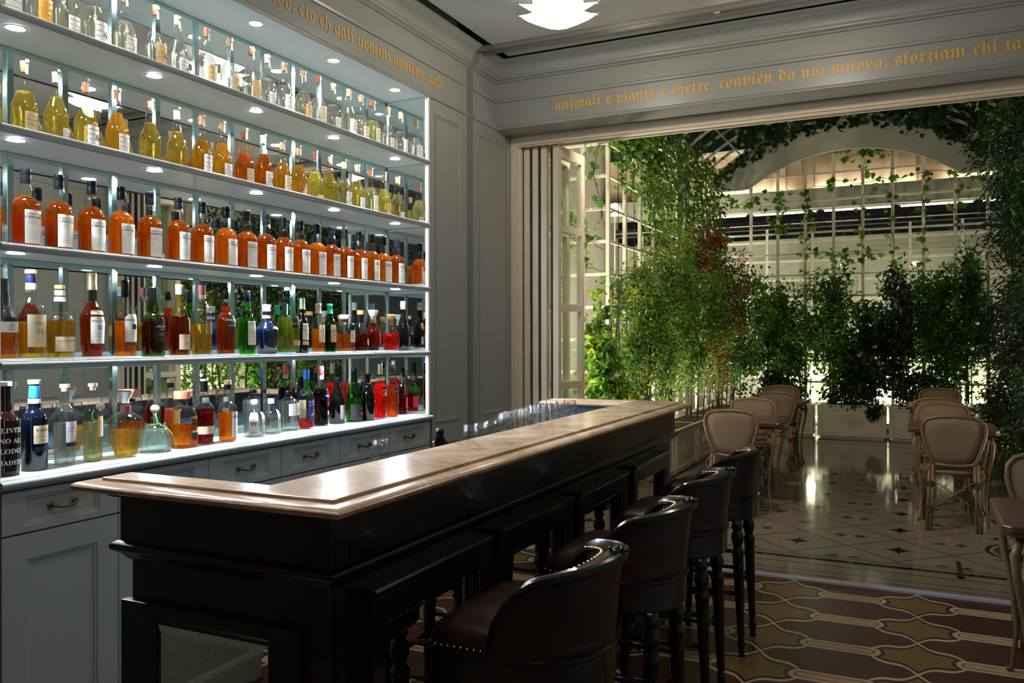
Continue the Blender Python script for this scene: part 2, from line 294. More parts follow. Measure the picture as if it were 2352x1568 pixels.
# ------------------------------------------------------------------ geometry helpers
class MB:
    def __init__(s): s.v = []; s.f = []
    def add(s, vs, fs):
        n = len(s.v); s.v += [tuple(v) for v in vs]; s.f += [tuple(i + n for i in f) for f in fs]; return s
    def box(s, x0, x1, y0, y1, z0, z1):
        return s.add([(x0, y0, z0), (x1, y0, z0), (x1, y1, z0), (x0, y1, z0), (x0, y0, z1), (x1, y0, z1), (x1, y1, z1), (x0, y1, z1)],
                     [(0, 3, 2, 1), (4, 5, 6, 7), (0, 1, 5, 4), (1, 2, 6, 5), (2, 3, 7, 6), (3, 0, 4, 7)])
    def lathe(s, prof, seg=24, c=(0, 0, 0), power=2.0, caps=True, rotz=0.0):
        n0 = len(s.v); vs = []
        for r, z in prof:
            for i in range(seg):
                a = 2 * PI * i / seg + rotz; k = 1.0
                if power != 2.0: k = (abs(math.cos(a)) ** power + abs(math.sin(a)) ** power) ** (-1 / power)
                vs.append((c[0] + r * k * math.cos(a), c[1] + r * k * math.sin(a), c[2] + z))
        fs = []
        for j in range(len(prof) - 1):
            for i in range(seg):
                a, b = j * seg + i, j * seg + (i + 1) % seg; fs.append((a, b, b + seg, a + seg))
        if caps: fs.append(tuple(range(seg - 1, -1, -1))); fs.append(tuple((len(prof) - 1) * seg + i for i in range(seg)))
        return s.add(vs, fs)
    def tube(s, pts, r, seg=8, caps=True):
        pts = [Vector(p) for p in pts]; rs = r if isinstance(r, (list, tuple)) else [r] * len(pts); vs = []; fs = []
        up = None
        for i, p in enumerate(pts):
            d = (pts[min(i + 1, len(pts) - 1)] - pts[max(i - 1, 0)]).normalized()
            if up is None: up = d.orthogonal().normalized()
            up = (up - d * up.dot(d)); up = up.normalized() if up.length > 1e-6 else d.orthogonal().normalized()
            w = d.cross(up)
            for k in range(seg):
                a = 2 * PI * k / seg; vs.append(p + (up * math.cos(a) + w * math.sin(a)) * rs[i])
        for i in range(len(pts) - 1):
            for k in range(seg):
                a, b = i * seg + k, i * seg + (k + 1) % seg; fs.append((a, b, b + seg, a + seg))
        if caps: fs.append(tuple(range(seg - 1, -1, -1))); fs.append(tuple((len(pts) - 1) * seg + k for k in range(seg)))
        return s.add(vs, fs)
    def sweep(s, path, prof, mapf, closed=False, side=1, capends=True):
        """prof [(offset to the side of the path, height)]; path 2D; mapf(u,v,n)->xyz; mitred"""
        n = len(path); vs = []; m = len(prof)
        for i in range(n):
            p = Vector(path[i]).to_2d()
            a = Vector(path[(i - 1) % n]).to_2d() if (closed or i > 0) else None
            b = Vector(path[(i + 1) % n]).to_2d() if (closed or i < n - 1) else None
            ns = []
            if a is not None: d = (p - a).normalized(); ns.append(Vector((-d.y, d.x)))
            if b is not None: d = (b - p).normalized(); ns.append(Vector((-d.y, d.x)))
            q = sum(ns, Vector((0, 0))) / len(ns); q = q / q.length_squared if q.length_squared > 1e-6 else ns[0]
            for o, h in prof: t = p + q * o * side; vs.append(mapf(t.x, t.y, h))
        fs = []
        for i in range(n if closed else n - 1):
            j = (i + 1) % n
            for k in range(m - 1): fs.append((i * m + k, j * m + k, j * m + k + 1, i * m + k + 1))
        if not closed and capends: fs.append(tuple(range(m))); fs.append(tuple((n - 1) * m + k for k in range(m - 1, -1, -1)))
        return s.add(vs, fs)
    def poly(s, pts, z0, z1):
        n = len(pts); vs = [(x, y, z0) for x, y in pts] + [(x, y, z1) for x, y in pts]
        return s.add(vs, [tuple(range(n - 1, -1, -1)), tuple(range(n, 2 * n))] + [(i, (i + 1) % n, (i + 1) % n + n, i + n) for i in range(n)])
def mesh(mb, m, smooth=False, recalc=True):
    me = bpy.data.meshes.new('m'); me.from_pydata(mb.v, [], mb.f)
    if recalc:
        import bmesh
        b = bmesh.new(); b.from_mesh(me); bmesh.ops.recalc_face_normals(b, faces=b.faces); b.to_mesh(me); b.free()
    if m: me.materials.append(m)
    if smooth: me.polygons.foreach_set('use_smooth', [True] * len(me.polygons))
    return me
def link(name, me, parent=None, loc=None, rot=None):
    o = bpy.data.objects.new(name, me); COL.objects.link(o)
    if parent: o.parent = parent
    if loc is not None: o.location = loc
    if rot is not None: o.rotation_euler = rot
    return o
def obj(name, mb, m, parent=None, smooth=False, bevel=0.0, loc=None, rot=None, seg=2):
    o = link(name, mesh(mb, m, smooth), parent, loc, rot)
    if bevel:
        b = o.modifiers.new('bevel', 'BEVEL'); b.width = bevel; b.segments = seg; b.limit_method = 'ANGLE'; b.angle_limit = rad(40)
        b.harden_normals = False
    if smooth and not bevel: pass
    return o
def autosmooth(o, ang=40):
    me = o.data; me.polygons.foreach_set('use_smooth', [True] * len(me.polygons)); me.set_sharp_from_angle(angle=rad(ang))
def tag(o, label=None, cat=None, group=None, kind=None):
    if label: o['label'] = label
    if cat: o['category'] = cat
    if group: o['group'] = group
    if kind: o['kind'] = kind
    return o
def thing(name, label, cat, loc=(0, 0, 0), rz=0.0, group=None):
    o = bpy.data.objects.new(name, None); COL.objects.link(o); o.location = loc; o.rotation_euler = (0, 0, rz); o.empty_display_size = 0.05
    return tag(o, label, cat, group)
def struct(name, mb, m, smooth=False, bevel=0.0, parent=None):
    o = obj(name, mb, m, parent, smooth, bevel)
    if not parent: o['kind'] = 'structure'
    return o
def copy_tree(o, parent=None):
    c = o.copy(); COL.objects.link(c)
    if parent: c.parent = parent
    for ch in list(o.children): copy_tree(ch, c)
    return c
def arc_prof(cx_, cz, r, a0, a1, n=6):
    return [(cx_ + r * math.cos(rad(a0 + (a1 - a0) * i / n)), cz + r * math.sin(rad(a0 + (a1 - a0) * i / n))) for i in range(n + 1)]
XYZ = lambda u, v, n: (u, v, n)
_tx = {}
def text_mesh(s, size, fnt=None):
    """flat mesh of a line of text, centred on x, baseline at 0"""
    if fnt == 'fraktur': s = ''.join(chr(0x1D586 + ord(c) - 97) if 'a' <= c <= 'z' else c for c in s)
    elif fnt == 'serif': s = ''.join(chr(0x1D400 + ord(c) - 65) if 'A' <= c <= 'Z' else chr(0x1D41A + ord(c) - 97) if 'a' <= c <= 'z' else chr(0x1D7CE + ord(c) - 48) if '0' <= c <= '9' else c for c in s)
    elif fnt == 'script': s = ''.join(chr(0x1D4D0 + ord(c) - 65) if 'A' <= c <= 'Z' else chr(0x1D4EA + ord(c) - 97) if 'a' <= c <= 'z' else c for c in s)
    k = (s, size, fnt)
    if k in _tx: return _tx[k]
    c = bpy.data.curves.new('t', 'FONT'); c.body = s; c.size = size; c.resolution_u = 2; c.align_x = 'CENTER'
    o = bpy.data.objects.new('t', c)
    me = bpy.data.meshes.new_from_object(o); vs = [tuple(v.co) for v in me.vertices]; fs = [tuple(p.vertices) for p in me.polygons]
    bpy.data.objects.remove(o); bpy.data.curves.remove(c); bpy.data.meshes.remove(me)
    _tx[k] = (vs, fs); return _tx[k]

# ------------------------------------------------------------------ room shell
XW = -2.53
YR = 5.2          # outer face line of the opening
XR = 0.95         # right wall
mb = MB(); mb.box(-2.95, XR + 0.25, -2.3, 5.235, -0.12, 0.0); struct('floor', mb, M_floorbar)
mb = MB(); mb.box(-7.0, 5.0, 5.235, 16.5, -0.12, -0.002); struct('ground', mb, M_floorgar)
mb = MB(); mb.box(-2.53, XR, 5.235, 5.30, -0.01, 0.006); mb.box(-2.53, XR, 5.237, 5.245, 0.006, 0.012); mb.box(-2.53, XR, 5.264, 5.271, 0.006, 0.012); mb.box(-2.53, XR, 5.290, 5.298, 0.006, 0.012)
struct('trim_1', mb, M_alu)
mb = MB()
mb.box(-2.98, XW, -2.3, 1.61, 0, 3.4)
mb.box(-2.98, -2.83, 1.61, 4.11, 0, 3.4); mb.box(-2.83, XW, 1.61, 4.11, 2.852, 3.4)
struct('wall_left', mb, M_wall); mb = MB()
mb.box(-2.98, XW, 4.11, 4.57, 1.02, 3.4); mb.box(-2.98, XW, 4.152, 4.57, 0, 1.02); mb.box(-2.98, -2.575, 4.57, 4.655, 0, 3.4)
mb.box(-2.98, XW, 4.655, 4.98, 0, 3.4); mb.box(-2.98, XW, 4.98, YR, 0, 2.845)
struct('wall_left_end', mb, M_wall)
mb = MB(); mb.box(-2.98, XR + 0.25, 4.98, 5.36, 2.845, 3.6); mb.box(-5.6, -2.53, 5.2, 5.36, 0, 3.6); mb.box(XR, 3.0, 5.2, 5.36, 0, 3.6)
struct('wall_far', mb, M_wall)
mb = MB(); mb.box(XR, XR + 0.25, -2.3, 5.2, 0, 3.6); struct('wall_right', mb, M_wall)
mb = MB(); mb.box(-2.98, XR + 0.25, -2.5, -2.3, 0, 3.6); struct('wall_back', mb, M_wall)
# ceiling: dropped panels with a dark slot round them, and a slab above, coloured near-black for the slot's shade
mb = MB(); mb.box(-2.35, XR - 0.18, -2.12, 4.57, 3.262, 3.30); mb.box(-2.35, XR - 0.18, 4.655, 4.80, 3.262, 3.30)
struct('ceiling', mb, M_ceil, bevel=0.002)
mb = MB(); mb.box(-2.98, XR + 0.25, -2.5, 5.2, 3.42, 3.5); struct('ceiling_void', mb, M_dark)
mb = MB(); mb.box(-2.44, XR - 0.1, 4.575, 4.65, 3.250, 3.27); mb.box(-2.44, XR - 0.1, 4.572, 4.580, 3.236, 3.27); mb.box(-2.44, XR - 0.1, 4.645, 4.653, 3.236, 3.27)
t = obj('ceiling_track', mb, M_aluD); tag(t, 'slim metal partition track crossing the ceiling in front of the beam', 'track')
tb = obj('stop', MB().box(-1.0, -0.965, 4.60, 4.625, 3.240, 3.252), M_alu, t)

CROWN = [(0, 3.155), (0.012, 3.158), (0.012, 3.166), (0.018, 3.170)] + arc_prof(0.018, 3.184, 0.014, -90, 10, 4) + [(0.036, 3.188), (0.040, 3.194)] + [(0.042, 3.20), (0.050, 3.222), (0.066, 3.240), (0.088, 3.248), (0.088, 3.252)] + [(0.094, 3.254), (0.10, 3.262), (0.112, 3.266), (0.112, 3.276), (0.10, 3.28), (-0.005, 3.28)]
BEAD = lambda z: [(0, z - 0.012), (0.010, z - 0.010), (0.012, z - 0.003), (0.006, z - 0.001), (0.006, z + 0.002), (0.009, z + 0.008), (0.003, z + 0.012), (0, z + 0.012)]
P1 = [(XW, 4.569), (XW, -2.29)]                           # first unit, with return at the groove
P2 = [(XR - 0.001, 4.98), (XW, 4.98), (XW, 4.656)]
k = 2
for prof in (CROWN, BEAD(3.035), BEAD(2.857)):
    for P in (P1, P2):
        mb = MB(); sd = 1
        if P is P1: mb.sweep(P, prof, XYZ, side=1)
        else: mb.sweep([(a, b) for a, b in P], prof, XYZ, side=1)
        o = struct('trim_%d' % k, mb, M_wall); autosmooth(o, 35); k += 1
mb = MB(); mb.sweep([(-2.575, 4.656), (-2.575, 4.569)], CROWN, XYZ, side=1)
o = struct('trim_%d' % k, mb, M_wall); autosmooth(o, 35); k += 1
mb = MB(); mb.sweep([(XR, -2.29), (XR, 4.98)], CROWN, XYZ, side=1); mb.sweep([(XR, -2.29), (XR, 4.98)], BEAD(3.035), XYZ, side=1); mb.sweep([(XR, -2.29), (XR, 4.98)], BEAD(2.857), XYZ, side=1)
o = struct('trim_%d' % k, mb, M_wall); autosmooth(o, 35); k += 1
mb = MB(); mb.sweep([(XW, -2.3), (XR, -2.3)], CROWN, XYZ, side=1)
o = struct('trim_%d' % k, mb, M_wall); autosmooth(o, 35); k += 1
FR = [(0, 0), (0.001, 0.009), (0.007, 0.010), (0.010, 0.004), (0.016, 0.004), (0.022, 0.001), (0.022, 0)]
def wall_frame(mb, y0, y1, z0, z1, x, sx=1):
    mb.sweep([(y0, z0), (y1, z0), (y1, z1), (y0, z1)], FR, lambda u, v, n: (x + sx * n, u, v), closed=True, side=1)
mb = MB()
wall_frame(mb, 4.185, 4.482, 0.96, 2.765, XW); wall_frame(mb, 4.725, 5.155, 0.96, 2.765, XW)
wall_frame(mb, 4.725, 5.155, 0.16, 0.88, XW)
wall_frame(mb, 0.75, 1.50, 0.96, 2.765, XW); wall_frame(mb, 0.75, 1.50, 0.16, 0.78, XW)
struct('trim_%d' % k, mb, M_wall); k += 1
mb = MB()
for y0, y1 in ((-1.9, -0.9), (-0.7, 0.3), (0.5, 1.5), (1.7, 2.7), (2.9, 3.9), (4.1, 4.95)):
    wall_frame(mb, y0, y1, 0.96, 2.765, XR, -1); wall_frame(mb, y0, y1, 0.16, 0.88, XR, -1)
struct('trim_%d' % k, mb, M_wall); k += 1
mb = MB()
for P in ([(XW, 4.569), (XW, 4.15)], [(XW, 5.2), (XW, 4.656)], [(XW, 1.55), (XW, -2.29)]): mb.sweep(P, [(0, 0), (0.018, 0), (0.018, 0.10), (0.010, 0.115), (0, 0.12)], XYZ, side=1)
struct('baseboard_left', mb, M_wall)
mb = MB().sweep([(XR, -2.29), (XR, 5.19)], [(0, 0), (0.018, 0), (0.018, 0.10), (0.010, 0.115), (0, 0.12)], XYZ, side=1); struct('baseboard_right', mb, M_wall)
# low cupboard in the pilaster beside the shelves, with a dark pull
t = thing('pilaster_cupboard', 'narrow grey cupboard front beside the end of the counter, dark pull handle', 'cupboard', (XW, 4.35, 0.12))
obj('door', MB().box(0.0, 0.014, -0.20, 0.20, 0.0, 0.73), M_wall, t, bevel=0.002)
h = MB().box(0.014, 0.02, -0.055, 0.04, 0.69, 0.71).tube([(0.018, -0.05, 0.70), (0.045, -0.045, 0.70), (0.045, 0.035, 0.70), (0.018, 0.04, 0.70)], 0.006)
obj('handle', h, M_iron, t.children[0])
# beige door frame round the opening to the garden
mb = MB()
mb.box(-2.53, XR, 5.2, 5.36, 2.785, 2.846); mb.box(-2.53, XR, 5.215, 5.23, 2.775, 2.786); mb.box(-2.53, XR, 5.30, 5.31, 2.775, 2.786)
mb.box(-2.53, -2.487, 5.2, 5.36, 0.0, 2.785); mb.box(-2.487, -2.47, 5.235, 5.36, 0.0, 2.785); mb.box(XR - 0.043, XR, 5.2, 5.36, 0.0, 2.785)
struct('door_1', mb, M_beige, bevel=0.002)
# lettering painted on the friezes, word by word
def painted_line(words, size, fnt, m, f, label, right=False):
    t = thing('frieze_lettering', label, 'lettering', (0, 0, 0), 0, 'painted verse')
    ext = lambda q: (lambda xs: (min(xs), max(xs)))([v[0] for v in text_mesh(q, size, fnt)[0]])
    a_, b_ = ext(' '.join(words)); tot = b_ - a_
    for i, w in enumerate(words):
        a_, b_ = ext(' '.join(words[:i + 1])); r_ = b_ - a_; c_, d_ = ext(w); off = r_ - d_ - (tot if right else 0)
        vs, fs = text_mesh(w, size, fnt); mb = MB(); mb.add([f(v[0] + off, v[1]) for v in vs], fs); link('word', mesh(mb, m, recalc=False), t)
painted_line('animali e piante e pietre, convien da noi muova; sforziam chi tace'.split(), 0.1005, 'fraktur', M_gold, lambda u, v: (-2.102 + u, 4.9775, 2.928 + v), 'gold blackletter line painted on the beam above the garden opening')
painted_line('andar guardando; cio ch agli uomini avviene, agli'.split(), 0.1005, 'fraktur', M_gold, lambda u, v: (XW + 0.0025, 4.27 + u, 2.928 + v), 'gold blackletter line painted on the frieze above the bottle shelves', True)

# ------------------------------------------------------------------ back bar: shelves, mirrors, cabinets
Y0, Y1 = 1.615, 4.106; XM = -2.815
ZS = [1.015, 1.384, 1.753, 2.120, 2.483]; ZTOP = 2.846; TH = 0.026
t = thing('back_bar_shelving', 'lit grey wall niche with four bottle shelves and faceted mirror backing', 'shelving', (0, 0, 0))
names = ['shelf'] * 4
for z in ZS[1:]:
    s = obj('shelf', MB().box(XM, XW - 0.004, Y0, Y1 + 0.005, z - 0.022, z), M_shelf, t)
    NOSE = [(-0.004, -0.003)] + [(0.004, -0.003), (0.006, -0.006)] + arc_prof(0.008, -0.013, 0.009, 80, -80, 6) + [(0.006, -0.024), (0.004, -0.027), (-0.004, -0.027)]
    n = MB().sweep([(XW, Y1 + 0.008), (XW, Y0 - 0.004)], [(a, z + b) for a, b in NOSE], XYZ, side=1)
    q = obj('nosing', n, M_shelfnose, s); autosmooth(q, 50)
obj('top_panel', MB().box(XM, XW - 0.001, Y0, Y1, ZTOP, ZTOP + 0.006), M_shelf, t)
def tile_mesh(w, h, bw=0.016, bd=0.0032):
    vs = [(0, 0, 0), (0, w, 0), (0, w, h), (0, 0, h), (bd, bw, bw), (bd, w - bw, bw), (bd, w - bw, h - bw), (bd, bw, h - bw), ]
    return MB().add(vs, [(0, 1, 5, 4), (1, 2, 6, 5), (2, 3, 7, 6), (3, 0, 4, 7), (4, 5, 6, 7)])
rows = [(ZS[i] + 0.001, (ZS[i + 1] - 0.023) if i < 4 else ZTOP - 0.001) for i in range(5)]
M_edge = pb('mirror_edge', (0.12, 0.25, 0.22), 0.2)
bk = MB().box(XM - 0.01, XM - 0.001, Y0, Y1, ZS[0], ZTOP); obj('mirror_backing', bk, M_edge, t)
NT = 12; TW = (Y1 - Y0) / NT
for (a, b) in rows:
    me = mesh(tile_mesh(TW - 0.0012, b - a, 0.019, 0.0045), M_mirror, recalc=False); me.materials.append(M_bevel)
    for i in range(4): me.polygons[i].material_index = 1
    for i in range(NT): link('mirror_tile', me, t, (XM, Y0 + i * TW + 0.0006, a))
    me2 = mesh(tile_mesh(0.27, b - a), M_mirror, recalc=False)
    link('mirror_tile', me2, t, (XM + 0.004, Y1 + 0.001, a), (0, 0, -PI / 2))
    l2 = link('mirror_tile', me2, t, (XM + 0.274, Y0 - 0.001, a), (0, 0, PI / 2))
for y in (Y0 - 0.018, Y1):
    obj('side_stile', MB().box(XW - 0.02, XW + 0.003, y, y + 0.018, ZS[0], ZTOP), M_shelf, t, bevel=0.002)
# downlights
ordn = ['first', 'second', 'third', 'fourth', 'fifth', 'sixth', 'seventh', 'eighth', 'ninth', 'tenth', 'eleventh', 'twelfth', 'thirteenth', 'fourteenth', 'fifteenth', 'sixteenth', 'seventeenth', 'eighteenth', 'nineteenth', 'twentieth', 'twenty-first']
ring = mesh(MB().lathe([(0.026, -0.001), (0.031, -0.0025), (0.034, -0.002), (0.035, 0.0), (0.026, 0.0)], 28, caps=False), M_shelf, True)
lens = mesh(MB().lathe([(0.0255, -0.0012), (0.0255, 0.0)], 24), M_lens)
places = ['second shelf from the bottom', 'middle shelf', 'second shelf from the top', 'top shelf', 'niche top']
zz = [ZS[1] - 0.0225, ZS[2] - 0.0225, ZS[3] - 0.0225, ZS[4] - 0.0225, ZTOP]
for r in range(5):
    for i in range(5):
        y = 1.727 + 0.547 * i
        d = thing('downlight', 'small round white downlight under the %s, %s from the left' % (places[r], ordn[i]), 'downlight', (-2.625, y, zz[r]), 0, 'downlights under the shelves')
        link('trim_ring', ring, d); link('lens', lens, d)
# counter with rounded nosing
mb = MB(); z = ZS[0]
mb.box(-2.822, XW, Y0 + 0.001, 4.106, z - 0.03, z); mb.box(-2.822, XW, 4.106, 4.148, z - 0.03, z - 0.001)
o = obj('countertop', mb, M_shelf); tag(o, 'pale grey painted counter ledge under the bottle niche', 'countertop')
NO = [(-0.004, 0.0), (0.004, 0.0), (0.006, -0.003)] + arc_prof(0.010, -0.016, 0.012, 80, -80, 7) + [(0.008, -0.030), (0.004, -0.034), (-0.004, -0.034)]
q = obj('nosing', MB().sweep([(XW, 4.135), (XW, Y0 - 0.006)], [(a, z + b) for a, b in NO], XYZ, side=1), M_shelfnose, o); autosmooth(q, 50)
def handle_mesh():
    mb = MB()
    for s_ in (-1, 1):
        mb.lathe([(0.0, 0.0), (0.010, 0.0), (0.011, 0.003), (0.007, 0.005), (0.0, 0.005)], 12)
        n = len(mb.v) - 12 * 5
        for i in range(n, len(mb.v)): x, y, zz_ = mb.v[i]; mb.v[i] = (zz_, s_ * 0.043 + x, y)
    mb.tube([(0.002, -0.043, 0), (0.010, -0.043, 0.002), (0.016, -0.036, -0.001), (0.019, -0.018, -0.007), (0.020, 0, -0.010), (0.019, 0.018, -0.007), (0.016, 0.036, -0.001), (0.010, 0.043, 0.002), (0.002, 0.043, 0)], [0.006, 0.006, 0.0065, 0.0045, 0.004, 0.0045, 0.0065, 0.006, 0.006], 8)
    return mesh(mb, M_brass, True)
HM = handle_mesh()
def front_panel(w, h, f, g):
    """panelled front, local: y 0..w, z 0..h, x out; stiles f wide, rails g high"""
    mb = MB()
    mb.box(0, 0.018, 0, w, 0, g); mb.box(0, 0.018, 0, w, h - g, h); mb.box(0, 0.018, 0, f, g, h - g); mb.box(0, 0.018, w - f, w, g, h - g); mb.box(0, 0.006, f, w - f, g, h - g)
    mb.sweep([(f, g), (w - f, g), (w - f, h - g), (f, h - g)], [(0, 0.018), (0.003, 0.013), (0.010, 0.012), (0.013, 0.007), (0.020, 0.0062)], lambda u, v, n: (n, u, v), closed=True, side=1)
    return mb
for i in range(6):
    w = 0.4185; y = 1.618 + i * w
    c = thing('base_cabinet', 'grey base cabinet with brass-handled drawer, %s from the left under the counter' % ordn[i], 'cabinet', (XW - 0.02, y, 0), 0, 'cabinets under the bottle counter')
    obj('body', MB().box(-0.26, -0.002, 0.001, w - 0.001, 0.1, 0.980), M_cab, c)
    obj('plinth', MB().box(-0.24, -0.03, 0.001, w - 0.001, 0.0, 0.1), M_cab, c)
    d = obj('drawer', front_panel(w - 0.004, 0.133, 0.072, 0.02), M_cab, c, loc=(0, 0.002, 0.842))
    link('handle', HM, d, (0.010, w / 2, 0.068))
    dd = obj('door', front_panel(w - 0.004, 0.728, 0.08, 0.08), M_cab, c, loc=(0, 0.002, 0.108))

# ------------------------------------------------------------------ bar counter (local frame: x<0 towards the shelves, y along the bar)
BAR = thing('bar_counter', 'dark navy bar with raised peach marble ledge and mirrored front panels', 'bar', (-1.142, 1.462, 0), rad(0.62))
L = 3.12
U = [(-0.727, 0.0), (0, 0), (0, L), (-0.75, L), (-0.75, L - 0.09), (-0.255, L - 0.09), (-0.255, 0.09), (-0.727, 0.09)]
slab = obj('marble_ledge', MB().poly(U, 1.082, 1.10), M_marble, BAR, bevel=0.003)
inner = [(-0.727 + 0.004, 0.0 + 0.004)]
BN = [(0.0, 0.0), (-0.024, 0.0)] + [(-0.030 - 0.022 * math.sin(rad(a)) * 1.0, 0.0 - 0.0 + 0.0 - 0.013 + 0.013 * math.cos(rad(a))) for a in (20, 50, 80, 110, 140, 165)] + [(-0.028, -0.027), (-0.018, -0.029), (0.0, -0.029)]
pathb = [(-0.255, L - 0.088), (-0.75, L - 0.088), (-0.75, L), (0, L), (0, 0), (-0.727, 0), (-0.727, 0.088)]
o = obj('bullnose_edge', MB().sweep([(a, b) for a, b in pathb], [(-q[0], 1.092 + q[1]) for q in BN], XYZ, side=-1 if False else 1), M_marble, slab); autosmooth(o, 45)
def inset(poly_, d): return poly_
mb = MB()
def ubody(mb, d, z0, z1, e=0.0):
    mb.box(-0.727 + d, -d, d, 0.085, z0, z1)          # near arm
    mb.box(-0.248 + e, -d, 0.085, L - 0.09, z0, z1)   # main ledge wall
    mb.box(-0.745 + d, -d, L - 0.09, L - d, z0, z1)   # far arm
    return mb
obj('upper_frieze', ubody(MB(), 0.030, 0.925, 1.056), M_navy, BAR, bevel=0.002)
obj('cap_fillet', ubody(MB(), 0.010, 1.050, 1.083), M_navy, BAR, bevel=0.002)
obj('inner_panel', MB().box(-0.735, -0.25, L - 0.098, L - 0.0885, 0.62, 1.062), M_navy2, BAR)
obj('lower_body', ubody(MB(), 0.050, 0.0, 0.925), M_navy, BAR, bevel=0.002)
pt = [(-0.70, L - 0.03), (-0.03, L - 0.03), (-0.03, 0.03), (-0.70, 0.03), (-0.70, 0.085)]
TOR = [(-0.02, 0.938), (0.004, 0.936)] + arc_prof(0.006, 0.921, 0.012, 80, -80, 6) + [(0.004, 0.906), (-0.004, 0.900), (-0.012, 0.890), (-0.018, 0.884), (-0.02, 0.884)]
o = obj('waist_moulding', MB().sweep(pt, [(a, b) for a, b in TOR], XYZ, side=1), M_navy, BAR); autosmooth(o, 45)
o = obj('plinth', MB().sweep(pt, [(-0.02, 0.0), (0.004, 0.0), (0.004, 0.10), (-0.004, 0.118), (-0.012, 0.125), (-0.02, 0.128)], XYZ, side=1), M_navy, BAR)
def bar_panel(name, w, z0, z1, gap_s, gap_t, gap_b, depth):
    """framed mirror: local u 0..w, v z, n out"""
    r = MB(); f = lambda u, v, n: (n, u, v)
    def bx(u0, u1, v0, v1, n0, n1): r.box(n0, n1, u0, u1, v0, v1)
    bx(0, gap_s, z0, z1, 0, depth); bx(w - gap_s, w, z0, z1, 0, depth); bx(gap_s, w - gap_s, z1 - gap_t, z1, 0, depth); bx(gap_s, w - gap_s, z0, z0 + gap_b, 0, depth)
    r.sweep([(gap_s, z0 + gap_b), (w - gap_s, z0 + gap_b), (w - gap_s, z1 - gap_t), (gap_s, z1 - gap_t)], [(0, depth), (0.005, depth - 0.006), (0.010, depth - 0.008), (0.016, depth - 0.02), (0.022, 0.004)], f, closed=True, side=1)
    return r
for i in range(4):
    yc = (1.935, 2.625, 3.315, 4.035)[i] - 1.462; w = 0.62
    p = obj('front_frame', bar_panel('p', w, 0.13, 0.842, 0.055, 0.066, 0.03, 0.042), M_navy, BAR, loc=(-0.052, yc - w / 2, 0), bevel=0.0015)
    m_ = MB(); w2 = w - 0.15; h2 = 0.842 - 0.066 - 0.02 - 0.18; m_.v = tile_mesh(w2, h2, 0.02, 0.004).v; m_.f = tile_mesh(w2, h2).f
    obj('mirror', m_, M_antique, p, loc=(0.003, 0.075, 0.18))
    obj('cap_moulding', MB().sweep([(0.0, w), (0.0, 0.0)], [(0, 0.838), (0.048, 0.838), (0.052, 0.846), (0.052, 0.852), (0.046, 0.856), (0, 0.856)], lambda u, v, n: (u, v, n), side=1), M_navy, p)
# panel on the near end
p = obj('end_frame', bar_panel('p', 0.575, 0.13, 0.785, 0.088, 0.032, 0.04, 0.022), M_navy, BAR, loc=(-0.695, 0.052, 0), rot=(0, 0, -PI / 2), bevel=0.0015)
m_ = tile_mesh(0.357, 0.56, 0.016, 0.004); obj('mirror', m_, M_antique, p, loc=(0.004, 0.111, 0.17))
# working top on the inside, for the glasses
obj('worktop', MB().box(-0.72, -0.248, 0.086, L - 0.10, 0.925, 0.95), M_navy2, BAR, bevel=0.002)
obj('under_cabinet', MB().box(-0.70, -0.248, 0.086, L - 0.10, 0.0, 0.925), M_navy2, BAR)

# wine glasses standing on the working top
def wine_glass(h=0.165, r=0.034):
    P = [(0.0, 0.0), (r * 0.95, 0.001), (r * 0.9, 0.004), (0.006, 0.008), (0.004, 0.02), (0.004, h * 0.36), (0.008, h * 0.40), (r * 0.75, h * 0.50), (r, h * 0.63), (r * 0.96, h * 0.80), (r * 0.80, h), (r * 0.77, h), (r * 0.93, h * 0.80), (r * 0.96, h * 0.63), (r * 0.70, h * 0.52), (0.002, h * 0.43)]
    return mesh(MB().lathe(P, 20, caps=False), M_stemg, True)
GLS = [wine_glass(0.165, 0.034), wine_glass(0.182, 0.036)]
gp = [(-1.555, 2.84, 0), (-1.555, 2.925, 0), (-1.555, 3.01, 0), (-1.575, 3.18, 1), (-1.60, 3.28, 1), (-1.565, 3.38, 1), (-1.62, 3.46, 1), (-1.575, 3.56, 1), (-1.64, 3.62, 1), (-1.58, 3.70, 1), (-1.66, 3.76, 1), (-1.59, 3.86, 1), (-1.68, 3.92, 1), (-1.61, 4.00, 1), (-1.60, 2.30, 0)]
for i, (x, y, k_) in enumerate(gp):
    g = link('wine_glass', GLS[k_], None, (x, y, 0.951))
    lab = 'clear stemmed glass behind the marble ledge, %s from the dark bottle' % ordn[i] if i < 14 else 'lone clear glass behind the ledge, its rim just showing below the last drawers'
    tag(g, lab, 'glass', 'glasses behind the bar ledge')
t = link('wine_bottle', mesh(MB().lathe([(0.0, 0), (0.036, 0.0), (0.037, 0.01), (0.037, 0.09), (0.03, 0.115), (0.0145, 0.135), (0.0135, 0.150)], 20), M_blackb, True), None, (-1.60, 2.68, 0.951))
tag(t, 'dark bottle with black capsule standing behind the bar ledge, before the glasses', 'bottle')
link('capsule', mesh(MB().lathe([(0.0145, 0.118), (0.0148, 0.150), (0.0150, 0.151), (0.0152, 0.156), (0.0145, 0.157), (0.0145, 0.165), (0.0, 0.166)], 20, caps=False), M_capblk, True), t)

